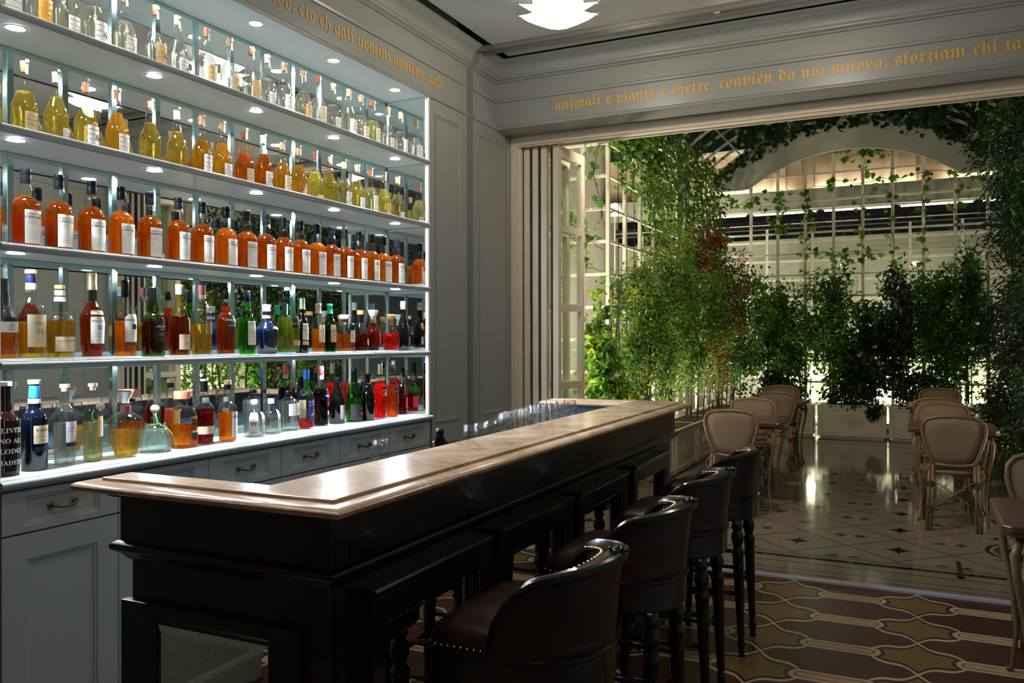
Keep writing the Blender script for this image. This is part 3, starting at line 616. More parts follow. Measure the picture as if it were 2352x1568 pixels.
# ------------------------------------------------------------------ bar stools (local: sitter faces -x)
def turned_leg(h):
    R = [(0.017, 0), (0.013, 0.012), (0.012, 0.03), (0.019, 0.05), (0.015, 0.075), (0.011, 0.085), (0.017, 0.10), (0.0175, 0.105), (0.016, 0.13), (0.024, 0.40), (0.025, 0.405), (0.0255, 0.412), (0.024, 0.42), (0.026, h - 0.155), (0.029, h - 0.150), (0.029, h - 0.140), (0.022, h - 0.132), (0.019, h - 0.118), (0.026, h - 0.100), (0.030, h - 0.082), (0.026, h - 0.062), (0.019, h - 0.052), (0.021, h - 0.044), (0.027, h - 0.036), (0.024, h - 0.022), (0.024, h)]
    return R
def make_stool():
    t = thing('bar_stool', 'x', 'stool')
    # seat outline: front straight, rounded back
    def outline(sx, sy, n=24, k=1.0):
        pts = [(-0.235 * sx, -0.215 * sy), ]
        out = []
        for i in range(n + 1):
            a = -PI / 2 + PI * i / n
            out.append((0.01 + 0.195 * sx * math.cos(a) ** 1.0, 0.205 * sy * math.sin(a)))
        front = [(-0.17 * sx, 0.203 * sy), (-0.192 * sx, 0.190 * sy), (-0.200 * sx, 0.155 * sy), (-0.203 * sx, 0), (-0.200 * sx, -0.155 * sy), (-0.192 * sx, -0.190 * sy), (-0.17 * sx, -0.203 * sy)]
        return out + front
    O = outline(1, 1)
    apron = MB()
    n = len(O); levels = [(0.97, 0.615), (1.0, 0.622), (1.0, 0.70), (1.03, 0.706), (1.03, 0.714), (0.99, 0.718)]
    vs = [(x * k_, y * k_, z) for k_, z in levels for x, y in O]; fs = [(j * n + i, j * n + (i + 1) % n, (j + 1) * n + (i + 1) % n, (j + 1) * n + i) for j in range(len(levels) - 1) for i in range(n)]
    fs.append(tuple(range(n))); fs.append(tuple((len(levels) - 1) * n + i for i in range(n))); apron.add(vs, fs)
    o = obj('seat_frame', apron, M_wood, t); autosmooth(o, 35)
    cush = MB(); lv = [(0.985, 0.712), (1.0, 0.725), (1.0, 0.740), (0.97, 0.757), (0.88, 0.772), (0.70, 0.785), (0.45, 0.793), (0.2, 0.796)]
    vs = [(x * k_, y * k_, z) for k_, z in lv for x, y in O]; fs = [(j * n + i, j * n + (i + 1) % n, (j + 1) * n + (i + 1) % n, (j + 1) * n + i) for j in range(len(lv) - 1) for i in range(n)]
    fs.append(tuple((len(lv) - 1) * n + i for i in range(n))); fs.append(tuple(range(n))); cush.add(vs, fs)
    seat = obj('seat', cush, M_leather, t, smooth=True)
    studs = MB()
    per = []
    F_ = [(-0.03, -0.205)] + [(-0.17, -0.203), (-0.192, -0.190), (-0.200, -0.155), (-0.203, 0), (-0.200, 0.155), (-0.192, 0.190), (-0.17, 0.203), (-0.03, 0.205)]
    for a, b in zip(F_[:-1], F_[1:]):
        d = math.dist(a, b); m_ = max(1, int(d / 0.0165))
        for q in range(m_): u = q / m_; per.append((a[0] + (b[0] - a[0]) * u, a[1] + (b[1] - a[1]) * u))
    for x, y in per: studs.lathe([(0.0, -0.0035), (0.003, -0.003), (0.0045, 0.0), (0.003, 0.003), (0.0, 0.0035)], 6, (x * 1.004, y * 1.004, 0.7235))
    obj('seat_studs', studs, M_stud, seat, smooth=True)['kind'] = 'stuff'
    # barrel back: wraps the rear, rising to the crest
    N = 36; A0 = -104; A1 = 104
    def ring(a, z, off=0.0):
        f = (z - 0.70) / 0.25; ex = 0.026 * max(0, f) ** 1.4 + off
        ca, sa = math.cos(rad(a)), math.sin(rad(a))
        return (-0.005 + (0.208 + ex) * ca * (1.0 if ca > 0 else 0.55), (0.205 + ex * 0.6 + 0.004) * (sa if abs(a) < 90 else math.copysign(1.0, sa)), z)
    def top(a):
        u = abs(a) / A1; return 0.930 - 0.060 * u ** 1.5 - (0.150 * max(0, (u - 0.62) / 0.38) ** 1.7)
    shell = MB(); vs = []; rowsn = 8
    for side_, off in ((0, 0.0), (1, -0.022)):
        for i in range(N + 1):
            a = A0 + (A1 - A0) * i / N
            for j in range(rowsn): z = 0.70 + (top(a) - 0.70) * j / (rowsn - 1); vs.append(ring(a, z, off))
    M_ = (N + 1) * rowsn; fs = []
    for i in range(N):
        for j in range(rowsn - 1):
            q = (i * rowsn + j, (i + 1) * rowsn + j, (i + 1) * rowsn + j + 1, i * rowsn + j + 1); fs.append(q); fs.append(tuple(M_ + x for x in q[::-1]))
        fs.append((i * rowsn + rowsn - 1, (i + 1) * rowsn + rowsn - 1, M_ + (i + 1) * rowsn + rowsn - 1, M_ + i * rowsn + rowsn - 1))
    for i in (0, N):
        for j in range(rowsn - 1): fs.append((i * rowsn + j, i * rowsn + j + 1, M_ + i * rowsn + j + 1, M_ + i * rowsn + j))
    shell.add(vs, fs); back = obj('backrest', shell, M_leather, t); autosmooth(back, 50)
    # crest rail: moulded wood following the top edge, wide and dished at the middle
    rail = MB(); sec = []
    for i in range(N + 1):
        a = A0 + (A1 - A0) * i / N; w = 0.013 + 0.030 * max(0, math.cos(rad(a * 0.95))) ** 2; zt = top(a)
        x, y, _ = ring(a, zt); r_ = Vector((x, y)); d = Vector((math.cos(rad(a)), math.sin(rad(a))))
        sec.append([(x + d.x * 0.010, y + d.y * 0.010, zt - 0.016), (x + d.x * 0.014, y + d.y * 0.014, zt - 0.004), (x + d.x * 0.012, y + d.y * 0.012, zt + 0.006), (x + d.x * 0.004, y + d.y * 0.004, zt + 0.010), (x, y, zt + 0.006), (x - d.x * w * 0.5, y - d.y * w * 0.5, zt + 0.009), (x - d.x * w * 0.9, y - d.y * w * 0.9, zt + 0.004), (x - d.x * (w + 0.012), y - d.y * (w + 0.012), zt - 0.014)])
    vs = [p for s_ in sec for p in s_]; m_ = 8; fs = [(i * m_ + k_, (i + 1) * m_ + k_, (i + 1) * m_ + (k_ + 1) % m_, i * m_ + (k_ + 1) % m_) for i in range(N) for k_ in range(m_)] + [tuple(range(m_)), tuple(N * m_ + k_ for k_ in range(m_))]
    rail.add(vs, fs); rl = obj('crest_rail', rail, M_wood, t); autosmooth(rl, 30)
    # carved ornament at the middle of the crest
    orn = MB(); cx_ = ring(0, 0.93)[0]
    for dx, dy, r_ in ((0.006, 0, 0.010), (-0.010, 0.012, 0.008), (-0.010, -0.012, 0.008), (-0.024, 0.0, 0.008), (0.016, 0.006, 0.006), (0.016, -0.006, 0.006), (-0.004, 0.024, 0.006), (-0.004, -0.024, 0.006)):
        orn.lathe([(0.0, -r_ * 0.8), (r_ * 0.7, -r_ * 0.5), (r_, 0), (r_ * 0.7, r_ * 0.5), (0, r_ * 0.8)], 8, (cx_ + dx, dy, 0.943))
    obj('carved_ornament', orn, M_wood, rl, smooth=True)
    # buttoned inner pad with its row of studs
    pad = MB(); vs = []; n2 = 24; 
    for i in range(n2 + 1):
        a = -62 + 124 * i / n2
        for j, (f, off) in enumerate(((0.12, -0.026), (0.2, -0.045), (0.5, -0.058), (0.82, -0.066), (0.95, -0.052))):
            z = 0.70 + (top(a) - 0.70) * f; vs.append(ring(a, z, off + 0.022 * (abs(a) / 62) ** 4 * 1.0))
    fs = [(i * 5 + j, (i + 1) * 5 + j, (i + 1) * 5 + j + 1, i * 5 + j + 1) for i in range(n2) for j in range(4)]
    pad.add(vs, fs); pd = obj('back_pad', pad, M_leather, back, smooth=True)
    st = MB()
    for i in range(25):
        a = -60 + 120 * i / 24; p = ring(a, 0.70 + (top(a) - 0.70) * 0.955, -0.056)
        st.lathe([(0.0, -0.0045), (0.004, -0.004), (0.0056, 0.0), (0.004, 0.004), (0.0, 0.0045)], 7, p)
    obj('back_studs', st, M_stud, pd, smooth=True)
    lg = mesh(MB().lathe(turned_leg(0.62), 16), M_wood, True)
    LP = [(-0.145, -0.150, -0.02, -0.012), (-0.145, 0.150, -0.02, 0.012), (0.135, -0.140, 0.022, -0.006), (0.135, 0.140, 0.022, 0.006)]
    for x, y, sx, sy in LP:
        l = link('leg', lg, t, (x + sx, y + sy, 0.0)); l.rotation_euler = (math.atan2(sy, 0.62), -math.atan2(sx, 0.62), 0)
    for (a, b, z) in ((0, 1, 0.22), (2, 3, 0.33), (0, 2, 0.28), (1, 3, 0.28), (0, 2, 0.40), (1, 3, 0.40)):
        pa, pb_ = LP[a], LP[b]; k_ = 1 - z / 0.62
        obj('stretcher', MB().tube([(pa[0] + pa[2] * k_, pa[1] + pa[3] * k_, z), ((pa[0] + pb_[0]) / 2, (pa[1] + pb_[1]) / 2, z + 0.001), (pb_[0] + pb_[2] * k_, pb_[1] + pb_[3] * k_, z)], [0.008, 0.011, 0.008], 8), M_wood, t, smooth=True)
    return t
st0 = make_stool()
sl = ['nearest the camera, cut off by the bottom edge', 'second from the camera', 'third from the camera', 'nearest the garden']
for i, (x, y, rz) in enumerate(((-0.868, 1.915, 0.02), (-0.863, 2.605, 0), (-0.873, 3.295, 0.01), (-0.876, 4.025, 0.0))):
    o = st0 if i == 0 else copy_tree(st0)
    o.location = (x, y, 0); o.rotation_euler = (0, 0, rz)
    o['label'] = 'dark leather stool with studded curved back, ' + sl[i]; o['group'] = 'leather stools along the bar'

# ------------------------------------------------------------------ folding doors
def make_leaf():
    t = thing('folding_door_leaf', 'x', 'door leaf'); w, h, d, z0 = 0.44, 2.76, 0.042, 0.022
    f = MB(); s_ = 0.052
    f.box(-d / 2, d / 2, 0, s_, z0, z0 + h); f.box(-d / 2, d / 2, w - s_, w, z0, z0 + h)
    rails = [z0, 0.57, 1.10, 1.645, 2.19, z0 + h - 0.075]
    for i, z in enumerate(rails): f.box(-d / 2, d / 2, s_, w - s_, z, z + (0.10 if i == 0 else 0.075 if i == 5 else 0.05))
    obj('frame', f, M_beige, t, bevel=0.003)
    hs = [0.10, 0.05, 0.05, 0.05, 0.05]
    for i in range(5): obj('pane', MB().box(-0.004, 0.004, s_ + 0.0005, w - s_ - 0.0005, rails[i] + hs[i] + 0.0005, rails[i + 1] - 0.0005), M_glasspane, t)
    gk = MB().box(-d / 2 - 0.009, -d / 2, 0.006, w - 0.006, z0 + 0.01, z0 + h - 0.01); obj('gasket', MB().box(-d / 2 - 0.013, -d / 2 - 0.0005, -0.002, 0.022, z0 + 0.01, z0 + h - 0.01), M_dark, t)
    r = MB().tube([(0, 0.03, z0 + h), (0, 0.03, z0 + h + 0.02)], 0.012, 8); obj('roller', r, M_alu, t)
    return t
lf = make_leaf(); ll = ['hard against the left jamb', 'second from the left jamb', 'third from the left jamb', 'outermost of the left stack, its panes in view']
for i, (x, rz) in enumerate(((-2.443, 0.0), (-2.378, 0.02), (-2.314, 0.0), (-2.225, -0.06))):
    o = lf if i == 0 else copy_tree(lf); o.location = (x, 5.272, 0); o.rotation_euler = (0, 0, rz)
    o['label'] = 'beige glazed door leaf folded open, ' + ll[i]; o['group'] = 'folded leaves at the left jamb'
for i, x in enumerate((0.87, 0.805, 0.74, 0.66)):
    o = copy_tree(lf); o.location = (x, 5.272, 0); o.rotation_euler = (0, 0, 0.03 * (i % 2))
    o['label'] = 'beige door leaf folded at the right jamb, %s from the wall, mirrored in the shelves' % ordn[i]; o['group'] = 'folded leaves at the right jamb'

# ------------------------------------------------------------------ star pendant
t = thing('star_lamp', 'white folded-glass star lamp glowing under the ceiling', 'ceiling lamp', (-1.65, 3.949, 3.262))
def star_sheet(R, rot, z, dip, inn):
    """folded sheet with four points; the edge is pulled in and down between the points"""
    ring_ = []
    for i in range(4):
        a = rot + PI / 2 * i
        for k_ in range(6):
            f = k_ / 6; u = abs(2 * f - 1); aa = a + PI / 2 * f
            straight = R * math.cos(PI / 4) / math.cos(PI / 2 * f - PI / 4); pull = 1 - (1 - inn) * (1 - u) ; ring_.append((straight * pull * math.cos(aa), straight * pull * math.sin(aa), z - dip * 0.5 * (1 - u) + 0.012 * u ** 6))
    n = len(ring_); mb = MB(); vs = [(0, 0, z - dip)] + [(x * .5, y * .5, z - dip * .8 + (zz_ - z) * .3) for x, y, zz_ in ring_] + ring_
    f1 = [(0, 1 + i, 1 + (i + 1) % n) for i in range(n)] + [(1 + i, 1 + n + i, 1 + n + (i + 1) % n, 1 + (i + 1) % n) for i in range(n)]
    mb.add(vs, f1); m0 = len(vs); mb.add([(x, y, q + 0.004) for x, y, q in vs], [tuple(f[::-1]) for f in f1]); mb.f += [(1 + n + i, m0 + 1 + n + i, m0 + 1 + n + (i + 1) % n, 1 + n + (i + 1) % n) for i in range(n)]
    return mb
va = math.atan2(0.185, -0.075)
obj('shade', star_sheet(0.20, va, -0.165, 0.004, 1.0), M_star, t)
obj('shade', star_sheet(0.20, va, -0.105, 0.05, 0.72), M_star, t)
obj('shade', star_sheet(0.20, va + PI / 4, -0.07, 0.03, 0.9), M_star, t)
obj('stem', MB().tube([(0, 0, 0), (0, 0, -0.10)], 0.02, 12), M_chrome, t); obj('ceiling_rose', MB().lathe([(0.0, -0.02), (0.05, -0.018), (0.06, 0), (0, 0)], 20, caps=False), M_chrome, t)
for i in range(8):
    a = va + PI / 2 * (i % 4); z = (-0.165 if i < 4 else -0.105) + 0.012; c_, s_ = math.cos(a), math.sin(a)
    obj('clip', MB().tube([(c_ * 0.188, s_ * 0.188, z - 0.004), (c_ * 0.205, s_ * 0.205, z - 0.005), (c_ * 0.212, s_ * 0.212, z + 0.004), (c_ * 0.206, s_ * 0.206, z + 0.010)], 0.0025, 6), M_chrome, t)
def area(name, loc, size, power, col, rot=(0, 0, 0), shape='DISK', spread=180):
    l = bpy.data.lights.new(name, 'AREA'); l.shape = shape; l.size = size; l.energy = power; l.color = col; l.spread = rad(spread)
    o = bpy.data.objects.new(name, l); COL.objects.link(o); o.location = loc; o.rotation_euler = rot; return o
def point(name, loc, r, power, col, parent=None):
    l = bpy.data.lights.new(name, 'POINT'); l.shadow_soft_size = r; l.energy = power; l.color = col
    o = bpy.data.objects.new(name, l); COL.objects.link(o); o.location = loc
    if parent: o.parent = parent
    return o
point('star_bulb', (0, 0, -0.20), 0.06, LAMP_STAR, (1.0, 0.87, 0.72), t)
sl_ = ['at the right of the far row', 'added unseen, left of near row', 'added unseen, right of near row']
t['label'] = 'white folded-glass star lamp glowing under the ceiling, at the left of the far row'; t['group'] = 'star lamps'
for i, (x, y) in enumerate(((-0.45, 3.949), (-1.65, 1.3), (-0.45, 1.3))):  # near row is unseen, added to brighten the room
    o = copy_tree(t); o.location = (x, y, 3.262); o['label'] = 'white folded-glass star lamp glowing under the ceiling, ' + sl_[i]


# ------------------------------------------------------------------ bottles
PR = {
 'flask': [(0.80, 0), (0.96, .004), (1.0, .02), (1.0, .30), (1.02, .37), (1.0, .42), (.90, .48), (.72, .55), (.54, .62), (.42, .70), (.36, .78), (.34, .86), (.335, .93), (.41, .945), (.42, .965), (.40, .985), (.36, .99)],
 'whisky': [(0.88, 0), (0.98, .006), (1.0, .02), (1.0, .50), (.99, .53), (.93, .57), (.80, .605), (.60, .632), (.46, .648), (.47, .655), (.46, .665), (.50, .69), (.50, .72), (.44, .77), (.36, .83), (.34, .86), (.33, .93)],
 'tall': [(0.90, 0), (0.98, .006), (1.0, .02), (1.0, .52), (.98, .56), (.88, .61), (.68, .65), (.48, .68), (.37, .71), (.33, .75), (.32, .94)],
 'slope': [(0.88, 0), (0.98, .006), (1.0, .02), (1.0, .44), (.97, .50), (.86, .56), (.70, .62), (.52, .68), (.40, .73), (.34, .78), (.32, .94)],
 'bulb': [(0.88, 0), (0.98, .006), (1.0, .02), (1.0, .50), (.97, .54), (.85, .585), (.60, .62), (.44, .635), (.48, .66), (.50, .70), (.44, .75), (.36, .79), (.34, .94)],
 'broad': [(0.60, 0), (0.85, .01), (.94, .06), (.95, .30), (1.0, .55), (1.01, .60), (.95, .66), (.74, .71), (.45, .745), (.36, .77), (.35, .95)],
 'port': [(0.94, 0), (1.0, .01), (1.0, .50), (.99, .55), (.90, .61), (.60, .655), (.44, .69), (.46, .72), (.46, .77), (.38, .83), (.36, .95)],
 'wine': [(0.86, 0), (0.92, .01), (1.0, .06), (1.0, .56), (.95, .62), (.80, .68), (.58, .73), (.42, .77), (.38, .80), (.37, .95)],
 'deco': [(0.66, 0), (.70, .01), (.76, .12), (.86, .30), (.95, .44), (1.0, .545), (.98, .56), (.78, .61), (.50, .65), (.33, .67), (.31, .72), (.31, .79), (.40, .80), (.40, .815)],
 'dome': [(0.96, 0), (1.0, .02), (.99, .20), (.93, .34), (.80, .46), (.62, .545), (.40, .59), (.24, .62), (.22, .72), (.30, .735), (.30, .75)],
 'block': [(0.98, 0), (1.0, .02), (.90, .52), (.86, .62), (.80, .68), (.62, .72), (.36, .74), (.32, .76), (.32, .86)],
 'gin': [(0.92, 0), (.98, .01), (1.0, .03), (1.0, .50), (.94, .58), (.78, .65), (.50, .71), (.36, .745), (.34, .77), (.34, .87)],
 'hexa': [(0.96, 0), (1.0, .02), (1.0, .70), (.92, .76), (.55, .81), (.36, .84), (.34, .86), (.34, .93)],
 'cognac': [(0.80, 0), (.92, .02), (1.0, .12), (.97, .30), (.84, .44), (.64, .56), (.44, .66), (.34, .71), (.33, .74), (.33, .88)],
 'round': [(0.55, 0), (.80, .02), (.98, .16), (1.0, .30), (.92, .44), (.72, .56), (.48, .64), (.38, .68), (.36, .72), (.36, .82)],
 'flag': [(0.80, 0), (.86, .01), (.94, .18), (1.0, .42), (1.0, .50), (.90, .53), (.60, .60), (.42, .65), (.37, .69), (.36, .88)],
 'bell': [(0.93, 0), (1.0, .01), (1.0, .36), (.98, .44), (.90, .52), (.74, .60), (.54, .68), (.42, .75), (.38, .80), (.36, .95)],
 'kalua': [(0.90, 0), (.94, .01), (1.0, .40), (1.04, .48), (.98, .56), (.76, .64), (.52, .71), (.42, .76), (.38, .82), (.36, .95)],
}
def rad_at(P, r, h, z):
    f = z / h
    for (r0, z0), (r1, z1) in zip(P[:-1], P[1:]):
        if z0 <= f <= z1: return r * (r0 + (r1 - r0) * ((f - z0) / (z1 - z0) if z1 > z0 else 0))
    return r * P[-1][0]
def bk_(a, power): return 1.0 if power == 2.0 else (abs(math.cos(a)) ** power + abs(math.sin(a)) ** power) ** (-1 / power)
_cache = {}
def cyl_patch(P, r, h, power, z0, z1, a0, a1, m, off=0.0008, nz=3, shape=None):
    mb = MB(); na = 10; vs = []
    for j in range(nz + 1):
        z = z0 + (z1 - z0) * j / nz; w = 1.0
        if shape == 'oval': w = math.sqrt(max(0.0, 1 - (2 * j / nz - 1) ** 2)) or 0.05
        elif shape == 'tri': w = 0.1 + 0.9 * (1 - j / nz)
        elif shape == 'arch': w = 1.0 if j < nz else 0.55
        elif shape == 'octa': w = 0.55 if j in (0, nz) else 1.0
        elif shape == 'shield': w = (0.35, 0.8, 1.0, 1.0)[min(3, j * 4 // (nz + 1))]
        for i in range(na + 1):
            am = (a0 + a1) / 2; a = am + (a0 - am + (a1 - a0) * i / na) * w
            q = (rad_at(P, r, h, z) * bk_(a, power) + off); vs.append((q * math.cos(a), q * math.sin(a), z))
    n = na + 1; mb.add(vs, [(j * n + i, j * n + i + 1, (j + 1) * n + i + 1, (j + 1) * n + i) for j in range(nz) for i in range(na)])
    return mesh(mb, m, True, recalc=False)
def wrap_text(P, r, h, power, items, am, m, off=0.0016):
    mb = MB()
    for (s, size, z, fnt) in items:
        vs, fs = text_mesh(s, size, fnt); out = []
        for x, y, _ in vs:
            zz_ = z + y; q0 = rad_at(P, r, h, zz_)
            a = am + x / max(q0, 0.01); q = q0 * bk_(a, power) + off; out.append((q * math.cos(a), q * math.sin(a), zz_))
        mb.add(out, fs)
    return mesh(mb, m, recalc=False)
def strokes(P, r, h, power, lines, m, w=0.0008, off=0.0018):
    """small drawn marks on a label: polylines in (angle, z)"""
    mb = MB()
    for ln in lines:
        pts = []
        for a, z in ln: q = rad_at(P, r, h, z) * bk_(a, power) + off; pts.append((q * math.cos(a), q * math.sin(a), z))
        mb.tube(pts, w, 4)
    return mesh(mb, m)
CAPS = {
 'cork': [(.30, .93), (.31, .985), (.36, 1.0)],
}
def lathe_part(name, prof, m, parent, r, h, seg=20):
    k = ('cap', tuple(prof), m.name, r, h)
    if k not in _cache:
        o_ = MB().lathe([(a * r, b * h) for a, b in prof], seg); _cache[k] = mesh(o_, m); _cache[k].polygons.foreach_set('use_smooth', [True] * len(_cache[k].polygons)); _cache[k].set_sharp_from_angle(angle=rad(40))
    return link(name, _cache[k], parent)
def bottle(x, y, z, h, r, kind, glass, liq=None, fill=0.6, caps=(), labels=(), label='', name='spirit_bottle', power=2.0, group=None, rot=0.0, seg=26, cat='bottle', opaque=False):
    P = PR[kind]; k = ('g', kind, h, r, power, glass.name)
    if k not in _cache:
        me = mesh(MB().lathe([(a * r, b * h) for a, b in P], seg if power == 2 else 40, power=power, rotz=PI / seg if power == 2 else 0), glass, True); me.set_sharp_from_angle(angle=rad(55)); _cache[k] = me
    t = link(name, _cache[k], None, (x, y, z + 0.0006), (0, 0, rot)); tag(t, label, cat, group)
    if liq:
        k = ('l', kind, h, r, power, liq.name, fill)
        if k not in _cache:
            pts = [(0.0, 0.022 * 0.27 / h)]; zf = [0.022 * 0.27 / h] + [b for a, b in P if 0.03 < b < fill] + [fill]
            pr = [(rad_at(P, r, h, f * h) - 0.0022, f * h) for f in zf]; pr = [(p[0] * 0.93, p[1]) if i == 0 else p for i, p in enumerate(pr)]
            me = mesh(MB().lathe(pr, seg if power == 2 else 40, power=power), liq, True); me.set_sharp_from_angle(angle=rad(55)); _cache[k] = me
        link('liquid', _cache[k], t)
    for nm, prof, m in caps: lathe_part(nm, prof, m, t, r, h)
    for L_ in labels:
        z0, z1, a0, a1, m = L_['box']; z0 *= h; z1 *= h; a0 = rad(a0); a1 = rad(a1)
        k = ('p', kind, h, r, power, L_['box'], L_.get('shape'), m.name)
        if k not in _cache: _cache[k] = cyl_patch(P, r, h, power, z0, z1, a0, a1, m, L_.get('off', 0.0008), L_.get('nz', 8 if L_.get('shape') else 3), L_.get('shape'))
        lb = link(L_.get('name', 'paper_label'), _cache[k], t)
        if L_.get('lab'): lb['label'] = L_['lab']
        if L_.get('text'):
            k = ('t', kind, h, r, power, L_['text'], L_['ink'].name, a0, a1)
            if k not in _cache: _cache[k] = wrap_text(P, r, h, power, [(s_, sz, zf * h, f_) for s_, sz, zf, f_ in L_['text']], (a0 + a1) / 2 + rad(L_.get('ta', 0)), L_['ink'])
            link('lettering', _cache[k], lb)
        if L_.get('marks'):
            link('drawing', strokes(P, r, h, power, L_['marks'], L_['mink']), lb)
    return t
rnd = random.Random(4)
# hand-written looking lines for the flask labels
def scribble(z0, z1, a0, a1, n):
    out = []
    for i in range(n):
        z = z1 - (z1 - z0) * (i + 0.7) / (n + 0.6); a = a0 + 0.08; end = a1 - rnd.uniform(0.1, 0.5); ln = []
        while a < end: ln.append((a, z + rnd.uniform(-0.0013, 0.0013))); a += 0.05
        if len(ln) > 2: out.append(ln)
    return out
CK = lambda m: ('cork_stopper', ((.26, .86), (.30, .90), (.30, .965), (.33, .98), (.33, 1.0)), m)
FORDS = ['first', 'second', 'third', 'fourth', 'fifth', 'sixth', 'seventh', 'eighth', 'ninth', 'tenth', 'eleventh', 'twelfth', 'thirteenth', 'fourteenth', 'fifteenth', 'sixteenth', 'seventeenth', 'eighteenth', 'nineteenth', 'twentieth']
def flask(y, z, liq, fill, pm, lz0, lz1, la0, la1, label, grp, ck=M_corkred, shape=None, ink=M_inkb, art=None, h=0.262, glass=M_cleareg, herb=None):
    lines = scribble(lz0 * h, lz1 * h, rad(la0), rad(la1), 4)
    t = bottle(-2.66, y, z, h, 0.0405, 'flask', glass, liq, fill, [CK(ck)], [dict(box=(lz0, lz1, la0, la1, pm), shape=shape, marks=lines, mink=M_inkt)], label, group=grp)
    # tax strip running over the stopper and down the neck
    st = MB(); P = PR['flask']
    for s_ in (1,):
        pts = [(0.62 + 0.05 * i) for i in range(7)]
        for i in range(6):
            z0_, z1_ = (0.80 + 0.03 * i) * h, (0.83 + 0.03 * i) * h
            for a0_, a1_ in ((-0.35, 0.35),):
                q0 = rad_at(P, 0.0405, h, z0_) + 0.0007; q1 = rad_at(P, 0.0405, h, z1_) + 0.0007
                st.add([(q0 * math.cos(a0_), q0 * math.sin(a0_), z0_), (q0 * math.cos(a1_), q0 * math.sin(a1_), z0_), (q1 * math.cos(a1_), q1 * math.sin(a1_), z1_), (q1 * math.cos(a0_), q1 * math.sin(a0_), z1_)], [(0, 1, 2, 3)])
    k = 'strip'
    if k not in _cache: _cache[k] = mesh(st, M_strip, recalc=False)
    link('neck_strip', _cache[k], t)
    am = rad((la0 + la1) / 2 + 12); zc = (lz0 + (lz1 - lz0) * 0.5) * h
    if art:
        k_, m_ = art; mk = {'bird': [[(am - .2, zc - .004), (am - .1, zc + .003), (am, zc + .004), (am + .12, zc + .001), (am + .2, zc - .008)], [(am - .05, zc + .003), (am + .05, zc + .009)]], 'disc': [[(am - .3 + .12 * math.cos(q), zc + .008 * math.sin(q)) for q in [i * PI / 4 for i in range(9)]]], 'dash': [[(am - .25, zc - .006), (am, zc), (am + .15, zc + .002)]], 'arrow': [[(am - .2, zc - .004), (am + .05, zc + .006), (am + .12, zc - .012)]], 'heart': [[(am, zc - .012), (am - .14, zc), (am - .08, zc + .006), (am, zc + .001), (am + .08, zc + .006), (am + .14, zc), (am, zc - .012)]], 'flower': [[(am, zc - .012), (am + .06, zc - .004), (am + .1, zc + .004)], [(am + .05, zc + .006), (am + .18, zc + .007)], [(am + .06, zc + .003), (am + .17, zc + .004)]], 'square': [[(am, zc - .006), (am + .18, zc - .006), (am + .18, zc + .002), (am, zc + .002), (am, zc - .006)]], 'dots': [[(am, zc), (am + .03, zc)], [(am + .12, zc), (am + .15, zc)]]}[k_]
        link('drawing', strokes(P, 0.0405, h, 2.0, mk, m_, 0.0013 if k_ != 'dots' else 0.002), t)
    if herb:
        hb = MB(); hr = random.Random(int(y * 1000))
        for i in range(90):
            rr = 0.028 * math.sqrt(hr.random()); a = hr.random() * 2 * PI; zz_ = (0.04 + herb[1] * hr.random()) * h; dz = hr.uniform(-.004, .004); da = hr.uniform(-.3, .3)
            hb.tube([(rr * math.cos(a), rr * math.sin(a), zz_), (rr * math.cos(a + da), rr * math.sin(a + da), zz_ + dz)], 0.0011, 4)
        ho = obj('steeped_herbs', hb, herb[0], t); ho['kind'] = 'stuff'
    return t
M_herby = pb('yellow_herbs', (0.55, 0.36, 0.04), 0.6); M_herbb = pb('brown_roots', (0.16, 0.06, 0.02), 0.6)
# top shelf
TA = [(1.725, 'P', P_white), (1.832, 'P', P_orange), (1.935, 'P', P_white), (2.045, 'P', P_white), (2.170, 'P', P_white), (2.311, 'W', P_ochre), (2.417, 'W', P_white), (2.570, 'W', P_sand), (2.700, 'W', P_sand), (2.831, 'W', P_ochre), (2.931, 'W', P_white), (3.044, 'W', P_white), (3.180, 'P', P_ochre), (3.291, 'W', P_cream), (3.407, 'W', P_white), (3.537, 'P', P_white), (3.647, 'P', P_cream), (3.751, 'S', P_cream), (3.892, 'W', P_cream), (4.023, 'W', P_white)]
arts = {3: ('bird', M_inkb), 4: ('disc', M_inkg), 5: ('bird', M_inkb), 6: ('bird', M_inkb), 8: ('bird', M_inkb), 10: ('arrow', M_inkp), 13: ('dots', M_inkbl), 15: ('dash', M_inkp), 16: ('square', M_inko), 19: ('flower', M_inko), 2: ('dash', M_inko)}
desc = {P_white: 'white', P_orange: 'bright orange', P_ochre: 'ochre', P_sand: 'tan', P_cream: 'cream', P_pink: 'pink'}
liqd = {'P': (M_pale, 'faintly straw'), 'W': (M_water, 'clear'), 'S': (M_straw, 'pale yellow'), 'Y': (M_yellow, 'yellow'), 'H': (M_honey, 'honey-coloured'), 'R': (M_rust, 'rust-coloured')}
hs = [.262, .262, .262, .26, .26, .264, .260, .264, .264, .266, .262, .259, .262, .268, .261, .268, .266, .262, .263, .266]
for i, (y, l, p) in enumerate(TA):
    m, w = liqd[l]
    flask(y, ZS[4], m, 0.58 if i % 3 else 0.62, p, 0.06 if i % 2 else 0.03, (0.36, 0.42, 0.33, 0.40)[i % 4], -42 + (i * 7) % 15, 50, '%s corked flask with %s label, %s from the left on the top shelf' % (w, desc[p], FORDS[i]), 'corked flasks on the top shelf', ck=(M_cork, M_corkred)[i % 2], art=arts.get(i), h=hs[i])
